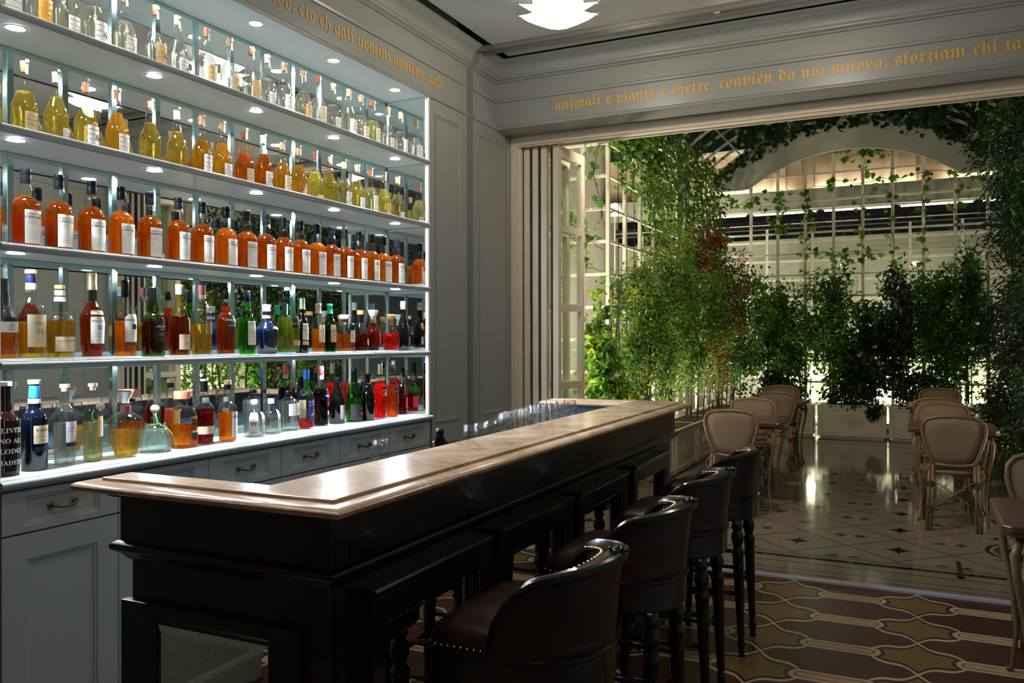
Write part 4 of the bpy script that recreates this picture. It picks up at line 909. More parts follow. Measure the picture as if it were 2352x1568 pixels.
# second shelf from the top
TB = [(1.700, 'Y', P_white, None), (1.780, 'Y', P_sand, None), (1.894, 'Y', P_white, (M_herby, .5)), (2.008, 'Y', P_white, None), (2.137, 'H', P_white, None), (2.285, 'Y', None, (M_herbb, .55)), (2.414, 'Y', None, (M_herbb, .22)), (2.543, 'H', P_white, None), (2.656, 'H', P_white, None), (2.787, 'R', P_cream, None), (2.904, 'R', P_white, None), (3.030, 'H', P_cream, None), (3.143, 'H', P_pink, None), (3.265, 'Y', P_white, (M_herby, .35)), (3.377, 'Y', P_white, (M_herby, .3)), (3.494, 'S', P_white, None), (3.610, 'Y', P_white, None), (3.728, 'S', P_white, None), (3.855, 'Y', P_ochre, None), (3.989, 'S', P_cream, None)]
arts = {3: ('bird', M_inkb), 8: ('dots', M_inkr), 10: ('heart', M_inkp), 11: ('arrow', M_inkbl), 12: ('flower', M_inkr), 15: ('bird', M_inkb), 18: ('dash', M_inkr), 9: ('dash', M_inkg)}
for i, (y, l, p, hb) in enumerate(TB):
    m, w = liqd[l]; h_ = 0.243 + 0.004 * ((i * 5) % 3)
    if i == 0: continue
    lz = {2: (.03, .22), 4: (.03, .34), 13: (.02, .14), 14: (.02, .08), 19: (.03, .2), 17: (.05, .42)}.get(i, (.03, .30 + .02 * (i % 4)))
    if p is None:
        t = flask(y, ZS[3], m, 0.66, P_white, 0.03, 0.05, 8, 10, '%s corked flask of steeping herbs, no label, %s from the left, second shelf' % (w, FORDS[i - 1]), 'corked flasks on the second shelf', ck=M_strip if i == 6 else M_cork, h=h_, herb=hb)
    else:
        flask(y, ZS[3], m, 0.60 if i % 2 else 0.66, p, lz[0], lz[1], -30 if i != 2 else -5, 56, '%s corked flask with %s label, %s from the left on the second shelf' % (w, desc[p], FORDS[i - 1]), 'corked flasks on the second shelf', ck=(M_cork, M_corkred)[i % 2], art=arts.get(i), h=h_, herb=hb, shape='tri' if i == 12 else None)
# middle shelf: twenty matching whiskies
yc_ = [1.688, 1.785, 1.904, 2.031, 2.155, 2.282, 2.421, 2.546, 2.679, 2.801, 2.921, 3.037, 3.157, 3.280, 3.392, 3.503, 3.623, 3.737, 3.852, 3.981]
wl = dict(box=(.05, .47, -38, 44, P_white), text=(("Ichiro's Malt", .0095, .41, 'serif'), ('CHICHIBU', .0120, .365, 'serif')), ink=M_inkb)
wl2 = dict(box=(.36, .362, -24, 30, P_grey), off=0.0014, nz=1)
fine = [dict(box=(z_, z_ + .004, -26, 22, P_grey), off=0.0014, nz=1, name='print_line') for z_ in (.33, .30, .21, .17, .14, .11)]
wb = dict(box=(.05, .44, 150, 222, P_white), name='back_label', text=(('MALT', .010, .36, 'serif'), ('WORLD', .012, .32, 'serif')), ink=M_inkb)
cap_w = ('screw_cap', ((.36, .82), (.37, .835), (.37, .92), (.355, .922), (.37, .926), (.37, .995), (.34, 1.0)), M_capblk)
w0 = None
for i, y in enumerate(yc_):
    if i == 0: continue
    lab = 'amber whisky bottle, white label, black cap, %s from the left on the middle shelf' % FORDS[i - 1]
    if w0 is None:
        w0 = bottle(-2.66, y, ZS[2], 0.264, 0.0445, 'whisky', M_cleareg, M_amber, 0.655, [cap_w], [wl, wb] + fine, lab, name='whisky_bottle', group='matching whisky bottles on the middle shelf')
        ks = MB(); 
        for j in range(3): ks.box(0, 0.001, -0.004, 0.004, 0.026 + j * 0.011, 0.034 + j * 0.011)
        vs, fs = text_mesh('秩父', 0.012); P = PR['whisky']
        mbk = MB()
        for n_, ch in enumerate('秩父'):
            vs, fs = text_mesh(ch, 0.011); out = []
            for x_, y_, _ in vs:
                a = rad(36) + x_ / 0.0445; q = 0.0445 + 0.0016; out.append((q * math.cos(a), q * math.sin(a), 0.036 - n_ * 0.0135 + y_))
            mbk.add(out, fs)
        link('characters', mesh(mbk, M_inkb, recalc=False), w0)
    else:
        c = copy_tree(w0); c.location = (-2.66, y, ZS[2] + 0.0006); c['label'] = lab; c.rotation_euler[2] = rad(((i * 37) % 9) - 4)
# second shelf from the bottom: mixed whiskies and decanters
Z4 = ZS[1]; Z5 = ZS[0]
def LB(z0, z1, a0, a1, m, text=None, ink=M_inkb, **k):
    d = dict(box=(z0, z1, a0, a1, m), **k)
    if text: d['text'] = tuple(text); d['ink'] = ink
    return d
def cap(nm, m, *p): return (nm, tuple(p), m)
G4 = 'bottles on the second shelf from the bottom'; G5 = 'bottles on the counter'
bottle(-2.64, 1.695, Z4, .262, .042, 'port', M_cleareg, M_amber, .45, [cap('sleeve', M_capblk, (.95, .50), (.70, .60), (.47, .68), (.46, .78), (.38, .84), (.37, 1.0))],
       [LB(.34, .47, -45, 48, P_white, [('THE', .008, .43, None), ('TEAM', .008, .40, None), ('MALT', .008, .365, None)]), LB(.47, .52, -45, 48, P_black, name='black_band')], 'whisky bottle with black sleeve neck at the far left end of the fourth shelf', 'whisky_bottle', group=G4)
bottle(-2.64, 1.789, Z4, .297, .0433, 'tall', M_cleareg, M_gold_l, .42, [cap('stopper', M_orstop, (.37, .955), (.41, .958), (.41, .99), (.38, 1.0)), cap('neck_sleeve', M_capnavy, (.35, .80), (.36, .85), (.36, .955)), cap('neck_band', P_white, (.37, .78), (.37, .85))],
       [LB(.14, .50, -48, 52, P_cream, [('OBAN', .0135, .385, 'serif'), ('14', .022, .29, 'serif'), ('Little Bay', .006, .20, 'serif')], M_inkt)], 'tall golden whisky with large cream label and orange stopper on the fourth shelf', 'whisky_bottle', group=G4)
bottle(-2.64, 1.892, Z4, .252, .0463, 'bulb', M_cleareg, M_gold_l, .52, [cap('stopper', M_orstop, (.36, .95), (.36, .995), (.34, 1.0)), cap('neck_band', P_white, (.37, .86), (.37, .93)), cap('neck_label', P_white, (.42, .78), (.38, .84))],
       [LB(.10, .30, -52, 56, P_cream, [('GLENKINCHIE', .0105, .23, 'serif')], M_inkt)], 'squat golden whisky with low cream label and white neck bands', 'whisky_bottle', group=G4)
bottle(-2.64, 2.016, Z4, .303, .0403, 'flag', M_cleareg, M_dkamb, .66, [cap('capsule', M_capgold, (.40, .80), (.39, .87), (.38, .875), (.38, .995), (.35, 1.0))],
       [LB(.17, .54, -44, 50, P_white, [('The', .007, .455, 'script'), ('MACALLAN', .0108, .42, 'serif'), ('12', .020, .335, 'serif'), ('HIGHLAND SINGLE MALT', .0042, .285, None), ('SCOTCH WHISKY', .0042, .25, None)]), LB(.545, .555, -44, 50, P_gold, name='gold_line'), LB(.60, .68, -6, 26, P_cream, shape='tri', name='neck_triangle')],
       'broad-shouldered amber whisky with big white label and gold capsule', 'whisky_bottle', group=G4)
bottle(-2.64, 2.154, Z4, .285, .038, 'tall', M_cleareg, M_amber, .47, [cap('capsule', M_capblk, (.36, .78), (.35, .90), (.37, .95), (.37, .995), (.34, 1.0))],
       [LB(.20, .56, -40, 50, P_white, [('BOWMORE', .0105, .47, 'serif'), ('SINGLE MALT', .004, .42, None), ('18', .013, .375, 'serif'), ('YEARS OLD', .004, .30, None)], shape='arch'), LB(.16, .20, -40, 50, P_burg, name='burgundy_band'), LB(.365, .43, 2, 30, P_black, [('18', .011, .378, 'serif')], M_inkw, off=.0022, name='age_box')],
       'amber whisky with arched white label, burgundy band and black capsule', 'whisky_bottle', group=G4)
bottle(-2.64, 2.280, Z4, .266, .0419, 'bulb', M_dgreeng, M_dkamb, .50, [cap('capsule', M_capblk, (.40, .82), (.38, .85), (.36, .995), (.33, 1.0))],
       [LB(.22, .52, -30, 52, P_dgrey, name='label_border'), LB(.235, .505, -27, 49, P_black, [('Ardbeg', .017, .42, 'script'), ('UIGEADAIL', .005, .385, 'serif'), ('THE ULTIMATE', .0045, .33, None), ('ISLAY SINGLE MALT', .0045, .305, None)], M_inkw, off=.0015)],
       'dark green bulb-necked whisky bottle with black framed label', 'whisky_bottle', group=G4)
bottle(-2.64, 2.406, Z4, .285, .0399, 'slope', M_smokeg, M_dkamb, .55, [cap('stopper', M_orstop, (.36, .955), (.36, .995), (.34, 1.0)), cap('capsule', P_teal, (.36, .86), (.355, .955))],
       [LB(.09, .30, -42, 50, P_cream, [('LAGAVULIN', .0088, .265, 'serif'), ('16', .011, .16, 'serif')], M_inkt), LB(.31, .54, 22, 52, P_cream, shape='oval', name='oval_label')], 'dark whisky with low cream label, teal capsule and orange stopper', 'whisky_bottle', group=G4)
bottle(-2.64, 2.521, Z4, .288, .0411, 'wine', M_cleareg, M_gold_l, .44, [cap('capsule', M_capmar, (.38, .86), (.37, .90), (.40, .95), (.40, .995), (.37, 1.0)), cap('gold_ring', M_capgold, (.39, .80), (.385, .86))],
       [LB(.30, .48, -18, 48, P_olive, [('GLENMORANGIE', .0065, .43, 'serif')], M_inkt), LB(.28, .44, 150, 210, P_orange, name='back_label')], 'curvy clear bottle of golden whisky with small olive label and maroon capsule', 'whisky_bottle', group=G4)
bottle(-2.64, 2.655, Z4, .277, .0389, 'whisky', M_cleareg, M_dkamb, .74, [cap('capsule', M_capblk, (.36, .86), (.34, .90), (.33, .995), (.30, 1.0))],
       [LB(.36, .60, -36, 50, P_dgrey, [('AUCHENTOSHAN', .0098, .52, None), ('SINGLE MALT', .004, .495, None), ('THREE WOOD', .0075, .44, None)], M_inkw)], 'ruby brown whisky with charcoal label and thin black capsule', 'whisky_bottle', group=G4)
bottle(-2.64, 2.780, Z4, .278, .0363, 'slope', M_greeng, M_gold_l, .58, [cap('screw_cap', M_capnavy, (.38, .83), (.39, .84), (.39, .995), (.36, 1.0))],
       [LB(.15, .52, -40, 52, P_white, [('Knight Bradwardine', .0055, .36, 'serif'), ('Natural Scotch', .0055, .325, 'serif'), ('Pure Malt', .0055, .27, 'serif'), ('WHISKY', .0045, .20, None)], M_inkt)], 'bright green bottle with white label and navy screw cap', 'whisky_bottle', group=G4)
bottle(-2.64, 2.903, Z4, .222, .0512, 'flag', M_blueb, None, 0, [cap('stopper', M_woodstop, (.36, .86), (.38, .865), (.37, .92), (.40, .99), (.38, 1.0)), cap('neck_band', P_cream, (.375, .72), (.37, .78))],
       [LB(.50, .56, -8, 38, P_cream, shape='oval', name='oval_badge')], 'squat glossy blue porcelain flagon with wooden stopper', 'decanter', group=G4)
bottle(-2.64, 3.045, Z4, .308, .0448, 'bell', M_tealg, M_gold_l, .55, [cap('stopper', M_woodstop, (.40, .95), (.40, .995), (.37, 1.0))],
       [LB(.38, .53, -25, 50, P_navy, [('Blue Label', .0125, .44, 'script')], M_inkg, lab='slanted navy label'), LB(.12, .20, -20, 50, P_gold, name='gold_label')], 'tall pale teal bottle with navy slanted label and wooden stopper', 'whisky_bottle', power=4, group=G4)
bottle(-2.64, 3.143, Z4, .261, .0302, 'slope', M_brownsh, None, 0, [cap('capsule', M_capgold, (.58, .80), (.46, .82), (.46, .995), (.42, 1.0)), ],
       [LB(.24, .54, -44, 52, P_white, [('Ballantines', .0095, .41, 'script'), ('21', .010, .32, 'serif')]), LB(.15, .22, -44, 52, P_cream, name='lower_label')], 'slim dark brown bottle with white script label and gold capsule', 'whisky_bottle', group=G4)
for (y, h, r, gl, lq, cp, lp, nm, s_) in ((3.263, .241, .0321, M_cleareg, M_amber, M_woodstop, P_cream, 'clear bottle of amber whisky with cream label and pale wood cap', '12'), (3.354, .242, .0305, M_greeng, M_cola, M_capgreen, P_sand, 'dark green bottle with tan label and bright green cap', '18')):
    bottle(-2.64, y, Z4, h, r, 'gin', gl, lq, .48, [cap('cap', cp, (.52, .80), (.42, .86), (.41, .93), (.45, .94), (.45, .995), (.42, 1.0))],
           [LB(.21, .57, -44, 54, lp, [('THE', .006, .48, 'serif'), ('YAMAZAKI' if s_ == '12' else 'HAKUSHU', .0078, .44, 'serif'), ('SINGLE MALT', .004, .40, None), (s_, .011, .34, 'serif')])], nm, 'whisky_bottle', group=G4)
bottle(-2.64, 3.474, Z4, .191, .0425, 'hexa', M_cleareg, M_amber, .46, [cap('glass_stopper', M_frost, (.42, .87), (.50, .89), (.62, .90), (.62, .99), (.56, 1.0)), cap('neck_band', M_capmar, (.37, .80), (.37, .86))],
       [LB(.26, .58, -12, 50, P_white, [('ROYAL', .006, .42, 'serif'), ('BLENDED', .005, .36, None)])], 'square cut-glass decanter with wide flat glass stopper and white label', 'decanter', power=5, group=G4)
bottle(-2.64, 3.608, Z4, .217, .0437, 'cognac', M_cleareg, M_wine, .44, [cap('sleeve', M_capblk, (.36, .70), (.34, .90)), cap('stopper', M_orstop, (.40, .90), (.42, .93), (.42, .99), (.38, 1.0))],
       [LB(.14, .32, 0, 42, P_sand, shape='oval', name='round_label')], 'teardrop cognac decanter with black sleeve and round tan seal', 'decanter', group=G4)
bottle(-2.64, 3.722, Z4, .223, .0412, 'round', M_cleareg, M_wine, .62, [cap('gold_collar', M_capgold, (.42, .68), (.40, .84)), cap('glass_stopper', M_frost, (.42, .85), (.60, .93), (.64, .97), (.60, 1.0))],
       [LB(.14, .48, 4, 40, P_olive, shape='oval', name='oval_label')], 'ribbed oval cognac decanter with gold collar and dark oval label', 'decanter', group=G4)
bottle(-2.64, 3.892, Z4, .203, .0487, 'round', M_cleareg, M_red, .48, [cap('gold_collar', M_capgold, (.36, .70), (.35, .85)), cap('stopper', M_orstop, (.38, .86), (.48, .94), (.50, .98), (.42, 1.0))], [], 'round decanter of glowing red cognac with gold stopper', 'decanter', group=G4)
bottle(-2.64, 4.015, Z4, .281, .0399, 'cognac', M_blackb, None, 0, [cap('orange_ring', M_orstop, (.35, .84), (.36, .89)), cap('stopper', P_teal, (.38, .89), (.38, .99), (.34, 1.0))],
       [LB(.42, .57, 8, 44, P_orange, [('V', .010, .50, 'serif')], shape='shield', name='shield_label'), LB(.12, .28, 8, 44, P_silver, name='lower_label')], 'tall black bottle with orange shield label at the right end of the fourth shelf', group=G4)

# counter row
bottle(-2.632, 1.697, Z5, .300, .0395, 'port', M_brownsh, None, 0, [cap('stopper', M_woodstop, (.42, .955), (.46, .956), (.46, 1.0)), cap('wax_neck', M_blackb, (.42, .80), (.40, .955))],
       [LB(.05, .58, -50, 50, M_brownsh, [('OLIVEIRA', .022, .46, 'serif'), ('NO ALL', .022, .35, 'serif'), ('LODGE', .022, .24, 'serif'), ('MADEIRA', .020, .12, 'serif')], M_inkw, off=0.0002)], 'black wine bottle with stencilled white capitals at the left end of the counter', 'port_bottle', group=G5)
bottle(-2.649, 1.806, Z5, .301, .0395, 'port', M_navyb, None, 0, [cap('stopper', M_woodstop, (.42, .955), (.50, .957), (.50, 1.0)), cap('blue_foil', M_capblue, (.46, .80), (.42, .90), (.40, .935)), cap('neck_label', P_white, (.475, .74), (.48, .79))],
       [LB(.30, .50, -38, 54, P_cream, [("WARRE'S", .0115, .435, 'serif'), ('LATE BOTTLED VINTAGE', .0048, .37, 'serif'), ('PORTO', .005, .33, 'serif')]), LB(.205, .27, -34, 54, P_navy, name='lower_label')], 'dark blue-black port bottle with cream label and blue neck foil', 'port_bottle', group=G5)
bottle(-2.667, 1.929, Z5, .280, .0352, 'wine', M_cleareg, M_water, .52, [cap('stopper', M_woodstop, (.30, .91), (.32, .955), (.46, .957), (.46, 1.0))],
       [LB(.25, .54, -30, 50, P_silver, [('GRAPPA', .008, .45, 'serif'), ('CHARDONNAY', .0068, .41, 'serif')], M_inkr), LB(.235, .285, -30, 50, P_black, name='black_band', off=.0014)], 'clear tall bottle with silver label and black band, wooden stopper', group=G5)
bottle(-2.649, 2.025, Z5, .279, .0324, 'wine', M_cleareg, M_straw, .50, [cap('stopper', M_woodstop, (.30, .91), (.32, .955), (.48, .957), (.48, 1.0))],
       [LB(.32, .58, -8, 56, P_sand, [('CHARDONNAY', .0062, .50, 'serif')], M_inkt)], 'slim clear bottle of straw spirit with tan corner label', group=G5)
bottle(-2.651, 2.164, Z5, .248, .0543, 'deco', M_cleareg, M_gold_l, .40, [cap('brown_collar', M_capmar, (.36, .66), (.35, .76)), cap('frosted_stopper', M_frost, (.25, .80), (.22, .84), (.46, .95), (.50, .97)), cap('red_rim', M_terra, (.50, .97), (.51, .99), (.48, 1.0))], [], 'tapered faceted decanter half full of gold spirit with frosted cone stopper', 'decanter', power=3, group=G5)
t = bottle(-2.656, 2.301, Z5, .181, .0620, 'dome', M_palegr, M_water, .50, [cap('cork_ball', M_cork, (.06, .80), (.16, .81), (.16, .84), (.10, .85)), cap('ball', M_woodstop, (.10, .84), (.24, .86), (.28, .91), (.25, .96), (.12, 1.0))], [], 'low dome-shaped clear tequila bottle with round wooden ball stopper and green ribbon', 'tequila_bottle', group=G5)
obj('ribbon', MB().tube([(0.02 * math.cos(a), 0.02 * math.sin(a), .104 + .004 * math.cos(a)) for a in [i * PI / 8 for i in range(17)]], .002, 6).tube([(.019, -.004, .104), (.03, -.012, .112), (.026, -.016, .135), (.02, -.014, .150)], .003, 5).tube([(.019, .006, .104), (.035, .022, .096), (.05, .035, .07), (.056, .045, .03), (.06, .05, .016)], .0022, 5), M_ribbon, t)
bottle(-2.662, 2.440, Z5, .227, .0500, 'block', M_cleareg, M_amber, .40, [cap('wide_stopper', M_terra, (.62, .86), (.66, .87), (.66, .985), (.60, 1.0)), cap('neck_label', P_black, (.36, .75), (.36, .82))],
       [LB(.40, .62, 10, 44, P_black, [('1800', .0165, .50, 'serif'), ('ANEJO', .005, .45, 'serif')], M_inkg), LB(.14, .26, 8, 44, P_dgrey, name='lower_label'), LB(.265, .30, 8, 44, P_cream, name='cream_strip')], 'square tapered tequila bottle with wide terracotta stopper and black label', 'tequila_bottle', power=5, group=G5)
bottle(-2.668, 2.561, Z5, .271, .0400, 'whisky', M_cleareg, M_wine, .53, [cap('stopper', M_woodstop, (.38, .965), (.40, .967), (.40, .997)), cap('capsule', M_capblk, (.38, .80), (.37, .965)), cap('orange_ring', M_terra, (.39, .79), (.39, .80))],
       [LB(.16, .28, -170, 170, P_cream, name='woven_band')], 'dark rum bottle with pale woven band, black capsule and wooden top', 'rum_bottle', group=G5)
bottle(-2.642, 2.666, Z5, .261, .0390, 'whisky', M_cleareg, M_amber, .48, [cap('stopper', M_cork, (.38, .93), (.40, .932), (.40, .998)), cap('capsule', M_capblk, (.37, .85), (.365, .93))],
       [LB(.08, .49, -18, 52, P_pink if False else P_white, [("Ichiro's", .0085, .43, 'serif'), ('CHICHIBU', .0105, .39, 'serif')]), LB(.08, .46, 140, 200, P_orange, name='back_label')], 'amber whisky with white label and cork top standing on the counter', 'whisky_bottle', group=G5)
def kan(s_, z, ls, am, r, h, m, parent, sz=.016):
    mb = MB()
    for n_, ch in enumerate(s_):
        vs, fs = text_mesh(ch, sz); out = []
        for x_, y_, _ in vs: a = rad(am) + x_ / r; q = r * bk_(a, 4) + .0018; out.append((q * math.cos(a), q * math.sin(a), z - n_ * ls + y_))
        mb.add(out, fs)
    return link('characters', mesh(mb, m, recalc=False), parent)
t = bottle(-2.664, 2.848, Z5, .165, .0390, 'gin', M_palegr, M_water, .52, [cap('cap', P_white, (.38, .86), (.40, .87), (.40, .98), (.36, 1.0))],
       [LB(.05, .66, 12, 66, P_white, nz=6), LB(.05, .66, -78, -22, P_white, [('LEG', .009, .12, 'serif')], nz=6)], 'small square gin bottle with arched white labels and black characters', 'gin_bottle', power=4, group=G5)
kan('盆栽', .080, .027, 40, .039, .165, M_inkb, t, .023); kan('GIN', .022, .0, 40, .039, .165, M_inkb, t, .001)
mb = MB(); vs, fs = text_mesh('GIN', .015, 'serif'); mb.add([((.039 * bk_(rad(40) + a / .039, 4) + .0018) * math.cos(rad(40) + a / .039), (.039 * bk_(rad(40) + a / .039, 4) + .0018) * math.sin(rad(40) + a / .039), .014 + b) for a, b, _ in vs], fs); link('lettering', mesh(mb, M_inkb, recalc=False), t)
cr = [(rad(-50) + .33 * math.cos(i * PI / 8), .066 + .0125 * math.sin(i * PI / 8)) for i in range(17)]
cr2 = [(rad(-50) + .20 * math.cos(i * PI / 6 + .4), .064 + .006 * math.sin(i * PI / 3)) for i in range(13)]
link('emblem', strokes(PR['gin'], .039, .165, 4, [cr, cr2], M_inkb, .0011), t)
t = bottle(-2.673, 2.967, Z5, .162, .0355, 'gin', M_palegr, M_water, .50, [cap('cap', P_white, (.38, .86), (.40, .87), (.40, .98), (.36, 1.0))], [LB(.05, .66, 8, 62, P_white, nz=6)], 'small square clear bottle with white label and loose black brush drawing', 'gin_bottle', power=4, group=G5)
link('brush_drawing', strokes(PR['gin'], .0355, .162, 4, [[(rad(14), .05), (rad(28), .068), (rad(44), .082), (rad(52), .08), (rad(38), .062), (rad(24), .052)], [(rad(40), .06), (rad(46), .045), (rad(38), .04), (rad(44), .026)], [(rad(20), .09), (rad(36), .098), (rad(50), .093)]], M_inkb, .0011), t)
t = bottle(-2.700, 3.115, Z5, .189, .0420, 'hexa', M_cleareg, M_water, .74, [cap('cap', M_capblk, (.38, .91), (.40, .92), (.40, .99), (.37, 1.0))], [LB(.38, .68, -46, 52, P_white), LB(.39, .70, 12, 46, P_cream, name='washi_label', off=.0016)], 'six-sided clear gin bottle with white washi label and black cap', 'gin_bottle', power=3, group=G5)
kan('六', .083, .02, 28, .044, .189, M_inkb, t, .034)
t = bottle(-2.672, 3.210, Z5, .286, .0370, 'tall', M_cleareg, M_bitter, .17, [cap('screw_cap', M_capblue, (.40, .87), (.41, .88), (.41, .995), (.37, 1.0)), cap('neck_label', P_blue, (.36, .83), (.38, .87))],
       [LB(.15, .50, -30, 54, P_blue, [('CONTRATTO', .0092, .450, None)], M_inkw), LB(.15, .48, 130, 190, P_cream, name='back_label')], 'clear bottle with blue poster label, blue cap and red bitter at its base', 'bitter_bottle', group=G5)
link('lettering', wrap_text(PR['tall'], .037, .286, 2.0, [('BITTER', .0165, .385 * .286, None)], rad(12), M_inko, .0018), t)
P = PR['tall']; a_ = rad(14)
link('drawing', strokes(P, .037, .286, 2.0, [[(a_ - .42, .062), (a_ - .1, .072), (a_ + .1, .082), (a_ + .12, .098)], [(a_ + .1, .082), (a_ + .05, .066), (a_ + .45, .070)], [(a_ + .05, .066), (a_ + .12, .052)]], M_inko, .0017, .0022), t)
bottle(-2.697, 3.354, Z5, .299, .0391, 'tall', M_cleareg, M_cola, .62, [cap('screw_cap', M_capred, (.36, .85), (.37, .86), (.37, .995), (.34, 1.0)), cap('neck_band', P_grey, (.35, .78), (.35, .85))],
       [LB(.34, .60, -5, 54, P_navy, [('CINZANO', .0125, .49, None), ('Vermouth', .006, .455, 'script')], M_inkw), LB(.34, .42, 0, 54, P_red, shape='tri', name='red_triangle', off=.0016), LB(.18, .25, 4, 52, P_silver, name='lower_label')], 'vermouth bottle with navy label, red wedge and red screw cap', 'vermouth_bottle', group=G5)
t = bottle(-2.692, 3.475, Z5, .239, .0401, 'bell', M_blackb, None, 0, [cap('cap', M_capblk, (.37, .88), (.39, .89), (.39, .995), (.35, 1.0))], [LB(.10, .40, -26, 52, P_grey, [('SUNTORY', .005, .365, None)])], 'black bottle with mauve-grey label and pale brushed character', group=G5)
mb = MB(); vs, fs = text_mesh('紫', .034); mb.add([(.0418 * math.cos(rad(13) + a / .0401), .0418 * math.sin(rad(13) + a / .0401), .040 + b) for a, b, _ in vs], fs); link('characters', mesh(mb, M_inkw, recalc=False), t)
bottle(-2.666, 3.588, Z5, .283, .0432, 'bell', M_greeng, M_gold_l, .44, [cap('capsule', M_capblk, (.40, .73), (.36, .80), (.35, .93), (.37, .94), (.37, .995), (.33, 1.0)), cap('red_ring', M_terra, (.405, .72), (.41, .73))],
       [LB(.04, .33, -80, 62, P_dgrey, [('REMY', .010, .235, 'serif')], M_inkg, ta=22), LB(.12, .20, -4, 58, P_red, [('V.S.O.P', .0115, .135, 'serif')], M_inkw, off=.0016, name='red_band'), LB(.40, .50, 28, 52, P_gold, shape='oval', name='round_seal')], 'sloping green cognac bottle with black and red label', 'cognac_bottle', group=G5)
bottle(-2.639, 3.671, Z5, .248, .0370, 'kalua', M_blackb, None, 0, [cap('cap', M_blackb, (.38, .95), (.37, 1.0))], [LB(.36, .50, 4, 50, M_blackb, [('Tia', .016, .40, 'script')], M_inkw, off=.0003, name='label'), LB(.14, .26, 10, 46, P_red, shape='oval', name='red_seal'), LB(.78, .82, -40, 30, P_red, name='red_slash', off=.0022)], 'glossy black liqueur bottle with red slashes on its neck', 'liqueur_bottle', group=G5)
bottle(-2.648, 3.796, Z5, .298, .0352, 'tall', M_cleareg, M_red, .64, [cap('capsule', M_capgold, (.36, .81), (.38, .82), (.38, .995), (.34, 1.0))], [LB(.48, .58, -30, 54, P_black, [('CAMPARI', .0125, .505, None)], M_inkw), LB(.42, .485, -4, 54, P_silver, name='lower_label')], 'bright red aperitif bottle with tilted black label and bronze capsule', 'aperitif_bottle', group=G5)
bottle(-2.645, 3.910, Z5, .297, .0355, 'tall', M_cleareg, M_orange, .60, [cap('screw_cap', M_capblk, (.36, .86), (.37, .87), (.37, .995), (.34, 1.0))], [LB(.44, .56, -26, 54, P_navy, [('APEROL', .0135, .475, 'script')], M_inko), LB(.24, .43, 18, 50, P_cream, name='lower_label')], 'vivid orange aperitif bottle with navy label and black cap', 'aperitif_bottle', group=G5)
def pourer(h, r): return [cap('pourer_collar', M_chrome, (.42, .80), (.46, .82), (.44, .88), (.20, .89)), cap('pourer_spout', M_chrome, (.09, .89), (.09, .94), (.06, 1.0))]
bottle(-2.671, 4.045, Z5, .242, .0350, 'gin', M_cleareg, M_wine, .46, pourer(.242, .035), [LB(.14, .42, -12, 52, P_crim, shape='octa', name='octagonal_label')], 'clear bottle of dark red liqueur with crimson octagon label and steel pourer', 'liqueur_bottle', group=G5)

# ------------------------------------------------------------------ garden: planters, trellises, vault
def planter(x, y, w, rz, label, orn=True):
    t = thing('planter', label, 'planter', (x, y, 0), rz, 'white garden planters')
    b = MB(); h = 0.47; d = 0.38
    b.box(0, w, 0, d, 0.03, h); b.box(0.03, w - 0.03, 0.03, d - 0.03, 0.0, 0.03)
    b.sweep([(0.05, 0.075), (w - 0.05, 0.075), (w - 0.05, h - 0.05), (0.05, h - 0.05)], [(0, 0), (0.001, 0.007), (0.007, 0.008), (0.012, 0.0)], lambda u, v, n: (u, -n, v), closed=True)
    obj('box', b, M_planter, t, bevel=0.003)
    obj('rim', MB().sweep([(0, 0), (w, 0), (w, d), (0, d)], [(0.03, h), (-0.012, h), (-0.012, h + 0.012), (0.03, h + 0.012)], XYZ, closed=True), M_planter, t)
    obj('soil', MB().box(0.03, w - 0.03, 0.03, d - 0.03, h - 0.02, h + 0.004), M_soil, t)
    if orn:
        o = MB(); cx_, cz = w / 2, 0.25
        for k_ in range(4):
            for j in range(3):
                q = k_ * PI / 2 + PI / 4 * 0; rx = 0.05 + 0.035 * j; 
                pts = [(cx_ + (rx * 1.25 * math.cos(q + (i - 4) * 0.16)) + 0.008 * math.sin(i * 1.7), -0.003, cz + rx * 0.75 * math.sin(q + (i - 4) * 0.16) + 0.008 * math.cos(i * 1.7)) for i in range(9)]
                o.tube(pts, 0.0045, 5)
        for dx, dz in ((0, 0), (0.05, 0.0), (-0.05, 0.0), (0, 0.04), (0, -0.04), (0.09, 0), (-0.09, 0), (0.025, 0.02), (-0.025, 0.02), (0.025, -0.02), (-0.025, -0.02), (0.15, 0), (-0.15, 0), (0, 0.095), (0, -0.095)):
            o.lathe([(0, -0.008), (0.010, -0.005), (0.012, 0), (0.010, 0.005), (0, 0.008)], 8, (cx_ + dx, -0.002, cz + dz))
        obj('ornament', o, M_planter, t, smooth=True)
    return t
for i, x in enumerate((-2.29, -1.305, -0.348)):
    planter(x, 12.96, 0.92, 0, 'white painted planter with scroll ornament at the garden end, %s from the left' % ordn[i])
for i, y in enumerate((7.62, 8.58, 9.54, 10.50, 11.46)):
    planter(-2.27, y, 0.93, PI / 2, 'white painted planter against the left trellis, %s from the doors' % ordn[i])
def grid(mb, us, vs, f, w=0.02, d=0.012, u0=None, u1=None, v0=0.0, v1=3.7):
    for u in us: f(mb, u - w, u + w, v0, v1, -d, d)
    for v in vs: f(mb, u0, u1, v - w * 0.8, v + w * 0.8, -d * 0.8, d * 0.8)
fy = lambda X_: (lambda mb, u0, u1, v0, v1, a, b: mb.box(X_ + a, X_ + b, u0, u1, v0, v1))
fx = lambda Y_: (lambda mb, u0, u1, v0, v1, a, b: mb.box(u0, u1, Y_ + a, Y_ + b, v0, v1))
rail_z = [0.14 + 0.325 * k_ for k_ in range(12)]
XT = -2.74
